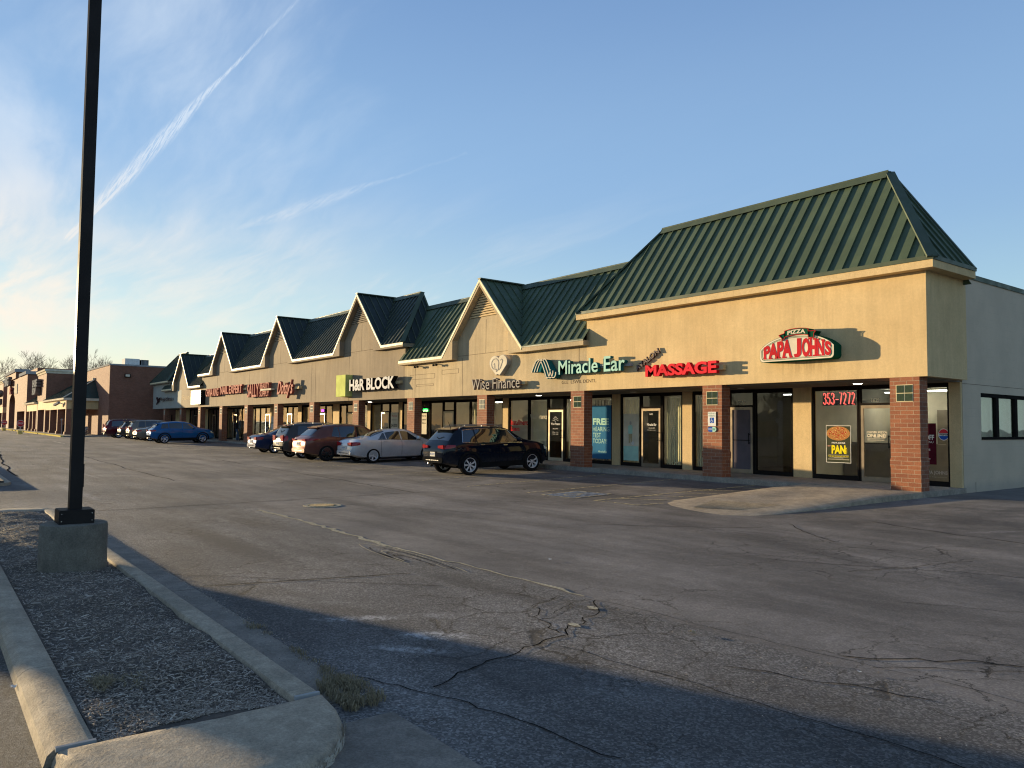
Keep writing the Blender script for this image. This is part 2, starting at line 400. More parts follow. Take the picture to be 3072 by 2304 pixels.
def car_paint(name, col, metal=.0, rough=.35):
    m, T, b = newmat(name)
    p = obj_coord(T)
    f = T.ramp(T.noise(p, 3.0, 3), .3, .7, .93, 1.05)
    dirt = T.ramp(T.sep(p)[2], .25, .75, .35, 0.0)
    c = T.mix(1.0, tuple(col), T.comb(f, f, f), 'MULTIPLY')
    c = T.mix(T.math('MULTIPLY', dirt, T.ramp(T.noise(p, 12.0, 4, .7), .3, .7, .3, 1.0)), c, (.12, .105, .09))
    T.set(b.inputs['Base Color'], c); b.inputs['Metallic'].default_value = metal
    b.inputs['Roughness'].default_value = rough
    b.inputs['Coat Weight'].default_value = .8; b.inputs['Coat Roughness'].default_value = .03; b.inputs['Coat IOR'].default_value = 1.4
    b.inputs['Specular IOR Level'].default_value = 0.0
    return m

M_ = {}
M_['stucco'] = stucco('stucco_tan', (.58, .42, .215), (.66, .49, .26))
M_['stucco_mid'] = stucco('stucco_tan_mid', (.42, .33, .205), (.54, .42, .25), 1.0)  # duller tan for the middle facade section
M_['stucco_dark'] = stucco('stucco_tan_dark', (.250, .196, .134), (.310, .243, .163), 1.0)  # darker, greyer tan for the left facade sections
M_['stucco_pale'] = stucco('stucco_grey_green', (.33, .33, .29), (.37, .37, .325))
M_['brick'] = brick('brick_red', (.225, .082, .045), (.305, .118, .060), (.33, .245, .17))
M_['brick_far'] = brick('brick_store', (.21, .085, .052), (.27, .115, .070), (.27, .20, .15), .22, .075, .01)
M_['block'] = painted_block('painted_block')
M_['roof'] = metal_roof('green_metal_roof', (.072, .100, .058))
M_['roof_shaded'] = metal_roof('green_metal_roof_shaded', (.020, .030, .027))  # shade between the seams is put into this darker pan colour
M_['roof_rib_lit'] = plain('roof_rib_lit', (.085, .10, .072), .5, spec=.3)  # sunlit look of the ribs is put into this brighter colour
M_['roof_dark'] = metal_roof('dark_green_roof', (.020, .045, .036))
M_['trim_cream_glare'] = plain('cream_glare_trim', (.74, .64, .40), .5, bump=.1, spec=.07)  # cream on the eaves paints sun glare over greenish metal; tile borders share it
M_['trim_green'] = metal_roof('green_trim', (.062, .082, .050))
M_['concrete'] = concrete('concrete_walk', (.30, .26, .21))
M_['ramp'] = concrete('concrete_ramp', (.37, .30, .215), .4)
M_['kerb'] = concrete('concrete_kerb', (.37, .31, .23), .6)
M_['pole_base'] = concrete('concrete_pole_base', (.17, .155, .125), .65)
M_['asphalt'] = asphalt('asphalt')
M_['yellow'] = worn_paint('worn_yellow', (.50, .40, .20), .36)
M_['white_line'] = worn_paint('worn_white', (.42, .39, .33), .40)
M_['blue_paint'] = worn_paint('worn_blue', (.16, .21, .27), .38)
M_['curb_yellow'] = plain('yellow_curb_paint', (.62, .50, .16), .7)
M_['tar'] = plain('crack_filler', (.018, .017, .016), .6, sc=12)
M_['crumb'] = plain('joint_crumbs', (.52, .43, .28), .9, sc=30, var=.4)
M_['mulch'] = mulch_mat('mulch_soil', [(.075, .060, .048), (.15, .122, .098), (.095, .074, .056)])
M_['chips'] = chip_mat('mulch_chips', [(.10, .078, .06), (.22, .175, .135), (.40, .34, .265), (.15, .115, .09), (.58, .50, .41), (.08, .06, .047)])
M_['dry_grass'] = chip_mat('dry_grass', [(.22, .17, .09), (.30, .24, .14), (.14, .11, .06)])
M_['frame'] = plain('bronze_frame', (.020, .017, .015), .4, .0, sc=3)
M_['door_frame'] = plain('dull_aluminium', (.30, .24, .17), .4, .5, sc=3)
M_['door_frame_pale'] = plain('pale_aluminium', (.50, .43, .30), .4, .3, sc=3)
M_['pole'] = plain('bronze_pole_paint', (.030, .027, .026), .38, .2, sc=2)
M_['glass'] = glass('storefront_glass', (.90, .92, .86))
M_['glass_dark'] = glass('dark_glass', (.16, .17, .17))
M_['car_glass'] = glass('car_glass', (.10, .11, .12), 1.0, .01, 0)
M_['car_glass_clear'] = glass('car_glass_clear', (.42, .46, .44), 1.0, .01, 0)
M_['interior'] = plain('interior_wall', (.62, .58, .47), .9, sc=1)
M_['interior_floor'] = plain('interior_floor', (.22, .19, .15), .5, sc=2)
M_['blind'] = plain('window_blind', (.82, .75, .50), .8, sc=2)
M_['drape'] = plain('dark_drape', (.07, .085, .09), .9, sc=1)
M_['tube'] = emis('fluorescent_tube', (1, .97, .88), 9)
M_['lamp'] = emis('recessed_lamp', (1, .93, .8), 7)
M_['green_neon'] = emis('green_neon', (.02, 1, .12), 2.2)
M_['purple_neon'] = emis('purple_neon', (.55, .08, 1), 2.2)
M_['red_neon'] = emis('red_neon', (1, .16, .13), .85)
M_['white'] = plain('white_paint', (.72, .70, .65), .5)
M_['cream_gloss'] = plain('cream_gloss', (.80, .74, .48), .5, spec=.25)
M_['cream'] = plain('cream_face', (.70, .62, .47), .45, sc=2)
M_['black'] = plain('black_plastic', (.015, .015, .015), .5)
M_['matte_black'] = plain('matte_black', (.014, .014, .014), .95, spec=.0)
M_['gutter'] = concrete('concrete_gutter', (.23, .20, .165), .6)
M_['dark'] = plain('dark_rubber', (.018, .017, .017), .85, bump=.2)
M_['grey_metal'] = plain('grey_metal', (.30, .30, .31), .4, .6)
M_['lightgrey'] = plain('light_grey_paint', (.34, .34, .33), .6)
M_['chrome'] = plain('chrome', (.62, .62, .62), .18, 1.0)
M_['alloy'] = plain('alloy_wheel', (.62, .62, .63), .45, .25)
M_['tail'] = plain('tail_lamp_red', (.28, .010, .014), .2, coat=1)
M_['head'] = plain('head_lamp', (.45, .46, .47), .1, .3, coat=1)
M_['red'] = plain('sign_red', (.50, .030, .035), .45, sc=2)
M_['massage'] = plain('massage_red', (.72, .045, .055), .45, sc=2)
M_['massage_side'] = plain('massage_side', (.42, .012, .018), .5, sc=2)
M_['pj_green'] = plain('sign_green', (.012, .085, .045), .4, sc=2)
M_['teal'] = plain('teal_side', (.02, .13, .14), .45, sc=2)
M_['mint'] = plain('mint_face', (.42, .66, .55), .45, sc=2)
M_['lime'] = plain('lime_face', (.60, .64, .20), .45, sc=2)
M_['wf_grey'] = plain('letter_grey', (.44, .40, .34), .55, sc=4)
M_['wf_side'] = plain('letter_side', (.20, .16, .14), .55, sc=4)
M_['letter_dark'] = plain('letter_dark', (.055, .03, .03), .6)
M_['pink'] = plain('faded_pink', (.64, .34, .26), .9)
M_['maroon_side'] = plain('maroon_side', (.30, .085, .065), .5)
M_['poster_dark'] = plain('poster_dark', (.055, .06, .04), .6)
M_['poster_blue'] = plain('poster_blue', (.045, .16, .30), .6, sc=1)
M_['poster_maroon'] = plain('poster_maroon', (.09, .012, .02), .6)
M_['pan_yellow'] = plain('pan_yellow', (.80, .66, .02), .6)
M_['sign_blue'] = plain('sign_blue', (.03, .10, .40), .5)
M_['sign_green_small'] = plain('sign_text_green', (.02, .18, .10), .5)
M_['tile'] = plain('green_tile', (.045, .065, .045), .25, sc=14)
M_['tile_pale'] = plain('pale_tile', (.30, .29, .24), .3, sc=14)
M_['slate'] = plain('soffit_paint', (.20, .18, .15), .8, sc=1)
M_['ghost'] = plain('old_sign_ghost', (.66, .53, .33), .9)
M_['bark'] = plain('bark', (.21, .17, .13), .9, sc=8)
M_['joint'] = plain('control_joint', (.12, .09, .06), .9)
M_['film'] = plain('window_film', (.13, .11, .12), .35, sc=2)

# ------------------------------------------------------------------ mesh helpers
class MB:
    def __init__(s): s.v = []; s.f = []; s.m = []
    def add(s, vs, fs, mi=0):
        o = len(s.v); s.v += [tuple(v) for v in vs]
        for f in fs: s.f.append([o + i for i in f]); s.m.append(mi)
        return s
    def box(s, x0, x1, y0, y1, z0, z1, mi=0):
        return s.add([(x0, y0, z0), (x1, y0, z0), (x1, y1, z0), (x0, y1, z0), (x0, y0, z1), (x1, y0, z1), (x1, y1, z1), (x0, y1, z1)],
                     [(0, 3, 2, 1), (4, 5, 6, 7), (0, 1, 5, 4), (1, 2, 6, 5), (2, 3, 7, 6), (3, 0, 4, 7)], mi)
    def prism(s, pts, ax, a, b, mi=0, side=None):
        """pts: 2-D outline; ax: 'y' -> pts are (x,z), 'x' -> (y,z), 'z' -> (x,y)"""
        def P(p, t):
            return (p[0], t, p[1]) if ax == 'y' else (t, p[0], p[1]) if ax == 'x' else (p[0], p[1], t)
        n = len(pts)
        ar = sum(pts[i][0] * pts[(i + 1) % n][1] - pts[(i + 1) % n][0] * pts[i][1] for i in range(n))
        if (ar < 0) != (ax == 'y'): pts = pts[::-1]
        vs = [P(p, a) for p in pts] + [P(p, b) for p in pts]
        o = len(s.v); s.v += vs
        s.f.append([o + i for i in range(n)][::-1]); s.m.append(mi)
        s.f.append([o + n + i for i in range(n)]); s.m.append(mi)
        for i in range(n):
            j = (i + 1) % n
            s.f.append([o + i, o + j, o + n + j, o + n + i]); s.m.append(mi if side is None else side)
        return s
    def quad(s, a, b, c, d, mi=0): return s.add([a, b, c, d], [(0, 1, 2, 3)], mi)
    def bar(s, p, q, w, h=None, mi=0, up=(0, 0, 1)):
        p = Vector(p); q = Vector(q); d = (q - p).normalized(); up = Vector(up)
        sx = d.cross(up)
        if sx.length < 1e-4: sx = d.cross(Vector((1, 0, 0)))
        sx.normalize(); sz = sx.cross(d).normalized(); h = w if h is None else h
        c = [(-w / 2, -h / 2), (w / 2, -h / 2), (w / 2, h / 2), (-w / 2, h / 2)]
        vs = [t + sx * a + sz * b for t in (p, q) for a, b in c]
        return s.add(vs, [(3, 2, 1, 0), (4, 5, 6, 7), (0, 1, 5, 4), (1, 2, 6, 5), (2, 3, 7, 6), (3, 0, 4, 7)], mi)
    def tube(s, pts, rr, n=8, mi=0, cap=True):
        pts = [Vector(p) for p in pts]
        rr = rr if isinstance(rr, (list, tuple)) else [rr] * len(pts)
        o = len(s.v); ref = Vector((0, 0, 1))
        for i, p in enumerate(pts):
            d = (pts[min(i + 1, len(pts) - 1)] - pts[max(i - 1, 0)]).normalized()
            a = d.cross(ref if abs(d.z) < .95 else Vector((1, 0, 0))).normalized(); b = a.cross(d)
            for k in range(n):
                t = 2 * math.pi * k / n
                s.v.append(tuple(p + (a * math.cos(t) + b * math.sin(t)) * rr[i]))
        for i in range(len(pts) - 1):
            for k in range(n):
                k2 = (k + 1) % n
                s.f.append([o + i * n + k, o + (i + 1) * n + k, o + (i + 1) * n + k2, o + i * n + k2]); s.m.append(mi)
        if cap:
            s.f.append([o + k for k in range(n)]); s.m.append(mi)
            e = o + (len(pts) - 1) * n; s.f.append([e + k for k in range(n)][::-1]); s.m.append(mi)
        return s
    def lathe(s, prof, c, ax='z', n=24, mi=0):
        """prof: list of (radius, height); about axis through c"""
        o = len(s.v)
        for r, h in prof:
            for k in range(n):
                t = 2 * math.pi * k / n; a, b = r * math.cos(t), r * math.sin(t)
                s.v.append((c[0] + a, c[1] + b, c[2] + h) if ax == 'z' else (c[0] + a, c[1] + h, c[2] + b))
        for i in range(len(prof) - 1):
            for k in range(n):
                k2 = (k + 1) % n
                q = [o + i * n + k, o + i * n + k2, o + (i + 1) * n + k2, o + (i + 1) * n + k]
                s.f.append(q if ax == 'z' else q[::-1]); s.m.append(mi)
        return s
    def build(s, name, mats, parent=None, smooth=False, loc=None):
        me = D.meshes.new(name); me.from_pydata(s.v, [], s.f)
        if not isinstance(mats, (list, tuple)): mats = [mats]
        for m in mats: me.materials.append(M_[m] if isinstance(m, str) else m)
        me.polygons.foreach_set('material_index', s.m)
        me.validate(); me.update()
        if smooth:
            me.polygons.foreach_set('use_smooth', [True] * len(me.polygons))
            if smooth is not True: me.set_sharp_from_angle(angle=rad(smooth))
        o = D.objects.new(name, me); COL.objects.link(o)
        if parent: o.parent = parent
        if loc: o.location = loc
        return o

def tag(o, label=None, cat=None, group=None, kind=None):
    if label: o['label'] = label
    if cat: o['category'] = cat
    if group: o['group'] = group
    if kind: o['kind'] = kind
    return o
def empty(name, loc=(0, 0, 0), rz=0.0, label=None, cat=None, group=None, kind=None):
    o = D.objects.new(name, None); COL.objects.link(o); o.location = loc; o.rotation_euler = (0, 0, rz)
    o.empty_display_size = .2
    return tag(o, label, cat, group, kind)
def copy_tree(o, parent=None):
    c = o.copy(); COL.objects.link(c)
    if parent: c.parent = parent
    for ch in o.children: copy_tree(ch, c)
    return c

def text_mb(txt, x0, x1, z0, z1, y, depth=.0, bold=0.0, shear=0.0, mi_face=0, mi_side=1, warp=None, space=1.0, rot=None, facex=False):
    """lettering standing in the plane y (facing -y), stretched to the given box"""
    cu = D.curves.new('t', 'FONT'); cu.body = txt; cu.offset = bold; cu.shear = shear; cu.space_character = space
    cu.extrude = .05 if depth else 0.0; cu.resolution_u = 3
    ob = D.objects.new('t', cu); COL.objects.link(ob)
    dg = bpy.context.evaluated_depsgraph_get(); dg.update()
    me = D.meshes.new_from_object(ob.evaluated_get(dg))
    vs = [v.co.copy() for v in me.vertices]
    fs = [list(p.vertices) for p in me.polygons]; nz = [abs(p.normal.z) for p in me.polygons]
    D.objects.remove(ob); D.curves.remove(cu); D.meshes.remove(me)
    ax = min(v.x for v in vs); bx = max(v.x for v in vs); ay = min(v.y for v in vs); by = max(v.y for v in vs)
    mb = MB(); out = []
    for v in vs:
        fx = (v.x - ax) / (bx - ax); fz = (v.y - ay) / max(by - ay, 1e-6)
        X = x0 + fx * (x1 - x0)
        if warp: Z = warp(fx, fz)
        else: Z = z0 + fz * (z1 - z0)
        if rot:
            cx, cz, a = rot; dx, dz = X - cx, Z - cz
            X = cx + dx * math.cos(a) - dz * math.sin(a); Z = cz + dx * math.sin(a) + dz * math.cos(a)
        out.append((X, y - (depth if v.z > 0 else 0.0), Z))
    for f, n in zip(fs, nz): mb.add([], [], 0); mb.f.append(f); mb.m.append(mi_face if n > .7 or not depth else mi_side)
    mb.v = out
    return mb

def merge(*ms):
    r = MB()
    for m in ms:
        o = len(r.v); r.v += m.v; r.f += [[o + i for i in f] for f in m.f]; r.m += m.m
    return r

# ------------------------------------------------------------------ terrain
def smst(t): t = min(max(t, 0.0), 1.0); return t * t * (3 - 2 * t)
def gz(x, y):
    k = .028 - .010 * smst((-x - 25) / 30)
    z = -.15 - k * min(max(-y, 0), 7) + .13 * smst((-x - 30) / 55)
    z -= .08 * smst((-y - 18.2) / .5)
    return z + .06 * smst((x + .5) / 2) * smst((y + 6) / 5)
def grid_axis(spans):
    out = []
    for a, b, st in spans:
        n = max(1, round((b - a) / st)); out += [a + (b - a) * i / n for i in range(n)]
    return out + [spans[-1][1]]

def build_ground():
    xs = grid_axis([(-1500, -200, 130), (-200, -90, 10), (-90, -20, 2), (-20, 12, .5), (12, 60, 6), (60, 1500, 180)])
    ys = grid_axis([(-1500, -100, 140), (-100, -20, 8), (-20, -8, 1), (-8, 2, .5), (2, 30, 4), (30, 1500, 147)])
    mb = MB()
    for y in ys:
        for x in xs: mb.v.append((x, y, gz(x, y)))
    n = len(xs)
    for j in range(len(ys) - 1):
        for i in range(n - 1):
            mb.f.append([j * n + i, j * n + i + 1, (j + 1) * n + i + 1, (j + 1) * n + i]); mb.m.append(0)
    tag(mb.build('parking_lot', 'asphalt', smooth=True), kind='structure')

def ribbon(mb, pts, w, dz=.004, jit=0.0, mi=0, step=.0):
    """strip lying on the ground along a polyline"""
    P = [Vector((p[0], p[1], 0)) for p in pts]
    if step:
        Q = []
        for a, b in zip(P, P[1:]):
            n = max(1, int((b - a).length / step)); Q += [a.lerp(b, i / n) for i in range(n)]
        P = Q + [P[-1]]
    o = len(mb.v)
    for i, p in enumerate(P):
        d = (P[min(i + 1, len(P) - 1)] - P[max(i - 1, 0)]).normalized(); s = Vector((-d.y, d.x, 0))
        ww = w * (1 + R_.uniform(-jit, jit)); off = s * R_.uniform(-jit, jit) * w
        for q in (p + s * ww / 2 + off, p - s * ww / 2 + off): mb.v.append((q.x, q.y, gz(q.x, q.y) + dz))
    for i in range(len(P) - 1):
        mb.f.append([o + 2 * i, o + 2 * i + 1, o + 2 * i + 3, o + 2 * i + 2]); mb.m.append(mi)

def wander(a, b, amp, n):
    a = Vector(a); b = Vector(b); d = b - a; s = Vector((-d.y, d.x)).normalized(); out = []; off = 0
    for i in range(n + 1):
        t = i / n
        if 0 < i < n: off = off * .7 + R_.uniform(-amp, amp)
        else: off *= .3
        out.append(tuple(a + d * t + s * off))
    return out

def build_markings():
    mb = MB()
    for a, b in (((-7.46, -6.06), (-7.35, -.08)), ((-10.05, -6.15), (-10.2, -.08)), ((-12.74, -6.08), (-12.95, -.08)), ((-15.57, -6.07), (-15.7, -.08))):
        ribbon(mb, [a, b], .10, .008, step=.5)
    x = -18.48
    while x > -72:
        if not (-51.5 < x < -49.5): ribbon(mb, [(x, -5.9), (x, -.08)], .10, .008, step=.5)
        x -= 2.93
    # hatched access aisle
    ribbon(mb, [(-4.95, -5.95), (-4.52, -.08)], .10, .008, step=.5)
    for t in (-4.9, -3.9, -2.9, -1.9, -.9):
        ribbon(mb, [(-4.85 + (t + 5) * .07, t - .3), (-3.3, t + .55)], .09, .0085, step=.5)
    ribbon(mb, [(-4.95, -5.9), (-3.6, -5.85), (-3.45, -5.1)], .10, .0087, step=.4)
    tag(mb.build('parking_stripes', 'yellow'), kind='structure')
    mb = MB()
    for x0, x1 in ((-106, -100), (-93, -88), (-84, -80), (-62, -56)): ribbon(mb, [(x0, -10.5), (x1, -10.5)], .15, .008, step=2)
    ribbon(mb, [(-47.5, -4.6), (-46.5, -7.0)], .10, .008, step=.6); ribbon(mb, [(-46.5, -7), (-42, -6.6)], .10, .008, step=.8)
    tag(mb.build('lane_marks', 'white_line'), kind='structure')
    mb = MB(); c = [(-6.80, -6.05), (-5.66, -5.95), (-5.66, -4.62), (-6.86, -4.72)]
    mb.quad(*[(x, y, gz(x, y) + .008) for x, y in c])
    fb = MB()
    for a, b in zip(c, c[1:] + c[:1]): ribbon(fb, [a, b], .07, .0095)
    # wheelchair symbol, painted lying down
    def o(px, py): return (-6.25 + px * .5, -5.33 + py * .5)
    ring = [o(.05 + .42 * math.cos(t), -.28 + .42 * math.sin(t)) for t in [math.radians(a) for a in range(100, 391, 20)]]
    ribbon(fb, ring, .05, .010); ribbon(fb, [o(-.12, .62), o(-.08, .1), o(.3, .05), o(.5, -.45)], .055, .010)
    ribbon(fb, [o(-.12, .35), o(.2, .33)], .05, .010); ribbon(fb, [o(-.2, .74), o(-.06, .74)], .13, .010)
    tag(mb.build('accessible_bay_paint', 'blue_paint'), kind='structure')
    tag(fb.build('accessible_bay_symbol', 'yellow'), kind='structure')
    # cracks and joints
    mb = MB(); jn = MB()
    for a, b, am, n, w in (((4.01, -15.95), (3.74, -15.31), .03, 8, .012), ((3.74, -15.31), (3.66, -14.91), .03, 6, .014), ((3.66, -14.9), (3.55, -14.45), .03, 6, .016),
                           ((3.55, -14.45), (3.15, -13.55), .05, 14, .014), ((3.15, -13.55), (2.71, -13.14), .03, 8, .012), ((3.45, -14.3), (2.55, -13.9), .05, 12, .012),
                           ((2.55, -13.9), (2.3, -13.3), .03, 8, .008), ((2.9, -13.9), (2.6, -13.2), .04, 8, .008), ((3.66, -14.6), (5.2, -14.4), .03, 10, .008), ((5.2, -14.4), (7.4, -14.2), .04, 14, .009),
                           ((.33, -14.0), (-.3, -16.3), .02, 16, .02), ((-1.2, -16.4), (1.2, -14.1), .02, 14, .012), ((3.4, -16.35), (4.3, -15.95), .03, 8, .01), ((4.3, -15.95), (5.6, -15.7), .03, 12, .01),
                           ((1.9, -7.1), (.3, -5.9), .05, 14, .016), ((-2.1, -9.2), (.2, -6.6), .06, 18, .02), ((-.3, -7.6), (.9, -7.1), .05, 8, .012), ((5.6, -13.0), (8.4, -9.8), .05, 26, .009),
                           ((4.6, -10.6), (7.2, -9.0), .06, 22, .008), ((2.2, -9.4), (4.9, -7.9), .06, 22, .014), ((3.4, -9.4), (4.0, -7.2), .05, 12, .012), ((5.3, -12.9), (6.6, -11.6), .06, 16, .016), ((4.9, -13.9), (6.2, -13.35), .04, 14, .012),
                           ((-8.9, -16.35), (-9.3, -8.2), .04, 26, .03), ((-9.3, -8.2), (-9.0, -6.3), .03, 8, .02), ((-16.6, -12.6), (-40, -12.2), .05, 40, .03),
                           ((-9.4, -8.3), (-30, -7.4), .06, 40, .03), ((-21, -16.3), (-60, -14.9), .1, 30, .05), ((-9.1, -12.0), (-4.0, -9.4), .05, 24, .012), ((4.2, -5.2), (1.2, -4.6), .05, 18, .02)):
        ribbon(mb, wander(a, b, am, n), w, .006, .25)
    P = []
    x = -7.4
    while x < 2.6:
        P.append((x, -13.17 + R_.uniform(-.02, .02) + .05 * math.sin(x * .9))); x += .22
    ribbon(jn, P, .045, .007, .55); ribbon(jn, [q for q in P if q[0] < -1.5], .085, .0065, .5)
    P = wander((2.7, -13.15), (9.5, -12.7), .03, 40); ribbon(mb, P, .006, .006, .3)
    # swirled filler where the joint widens
    for k in range(4):
        cx, cy = -.6 + .09 * k, -13.50 - .02 * k; a, b_ = 1.5 - .3 * k, .22 - .045 * k
        ribbon(jn if k % 2 == 0 else mb, [(cx + a * math.cos(t * .2) - .25 * math.sin(t * .2), cy + b_ * math.sin(t * .2)) for t in range(2, 25 - k)], .014, .007, .6)
    for x, y in ((3.33, -14.02), (2.95, -13.42)):
        jn.add([(x + .09 * R_.uniform(.6, 1.1) * math.cos(t), y + .05 * R_.uniform(.6, 1.2) * math.sin(t), gz(x, y) + .008) for t in [k * .785 for k in range(8)]], [tuple(range(8))])
    tag(mb.build('pavement_cracks', 'tar'), kind='structure')
    tag(jn.build('pavement_joint', 'crumb'), kind='structure')
    # tyre scuffs
    sc = MB()
    for k in range(5):
        for off in (0, .95):
            ribbon(sc, [(4.0 + off + .04 * k + .3 * math.cos(t * .25 + 1), -2.9 - off * .6 + .55 * math.sin(t * .25 + 1.6)) for t in range(8)], .014, .007)
    tag(sc.build('tyre_scuffs', 'white_line'), kind='structure')

def build_walk():
    mb = MB()
    # slab with a 12 cm kerb face; ends where the side wall starts
    xs = grid_axis([(-78.3, -20, 3.0), (-20, .05, 1.5)])
    for a, b in zip(xs, xs[1:]):
        g = .006
        mb.box(a + g, b - g, -.012, 2.34, -.55, 0.0)
    mb.box(-78.3, .045, .0, 2.33, -.56, -.008)
    tag(mb.build('sidewalk', 'concrete'), kind='structure')
    # ramp apron
    out = [(-3.02, -.02), (-3.2, -1.6), (-3.45, -3.4), (-3.62, -4.5), (-3.45, -5.0), (-3.08, -5.3), (-2.5, -5.55), (-1.84, -5.72), (-1.25, -5.75), (-.85, -5.45), (-.62, -4.9), (-.48, -4.0), (-.36, -3.0), (-.2, -1.6), (.03, -.02)]
    def lip(x, y): return gz(x, y) + .012 + .138 * (1 - smst((-y - .4) / 5.0)) * (1 if x < -1 else 1)
    cen = (-1.7, -2.6)
    mb = MB(); n = len(out); K = 10
    for k in range(K + 1):
        for x, y in out:
            t = 1 - k / K; X = cen[0] + (x - cen[0]) * t; Y = cen[1] + (y - cen[1]) * t
            z = lip(X, Y) + (.02 * math.sin(3.1416 * min(k / K * 1.2, 1)) if k else -.012)
            mb.v.append((X, Y, min(z, .004)))
    for k in range(K):
        for i in range(n):
            j = (i + 1) % n; mb.f.append([k * n + i, k * n + j, (k + 1) * n + j, (k + 1) * n + i]); mb.m.append(0)
    o = len(mb.v)
    for x, y in out: mb.v.append((x + (x - cen[0]) * .012, y + (y - cen[1]) * .012, gz(x, y) - .1))
    for i in range(n):
        j = (i + 1) % n; mb.f.append([i, o + i, o + j, j]); mb.m.append(0)
    tag(mb.build('kerb_ramp', 'ramp', smooth=35), kind='structure')
    mb = MB()
    for i in range(34):   # tactile ribs pressed into the ramp
        y = -4.0 - i * .035
        mb.bar((-2.75 + .012 * i, y - .25, lip(-2, y - .2) + .026), (-1.15 - .008 * i, y + .10, lip(-2, y) + .026), .014, .010)
    tag(mb.build('ramp_ribs', 'ramp'), kind='structure')

def kerb_run(mb, x0, x1, y0, y1, top, edge, rr=.03, st=1.6, batter=(0, 0)):
    """straight kerb along x with softened top edges; edge = (z at y0 side, z at y1 side)"""
    prof = [(y0 - batter[0], edge[0]), (y0 - batter[0] * .25, top - rr), (y0 + rr * .3, top - rr * .3), (y0 + rr, top), (y1 - rr, top), (y1 - rr * .3, top - rr * .3), (y1 + batter[1] * .25, top - rr), (y1 + batter[1], edge[1])]
    n = max(1, round((x1 - x0) / st)); g = .004
    for i in range(n):
        a = x0 + (x1 - x0) * i / n + g; b = x0 + (x1 - x0) * (i + 1) / n - g
        mb.prism(prof, 'x', a, b)

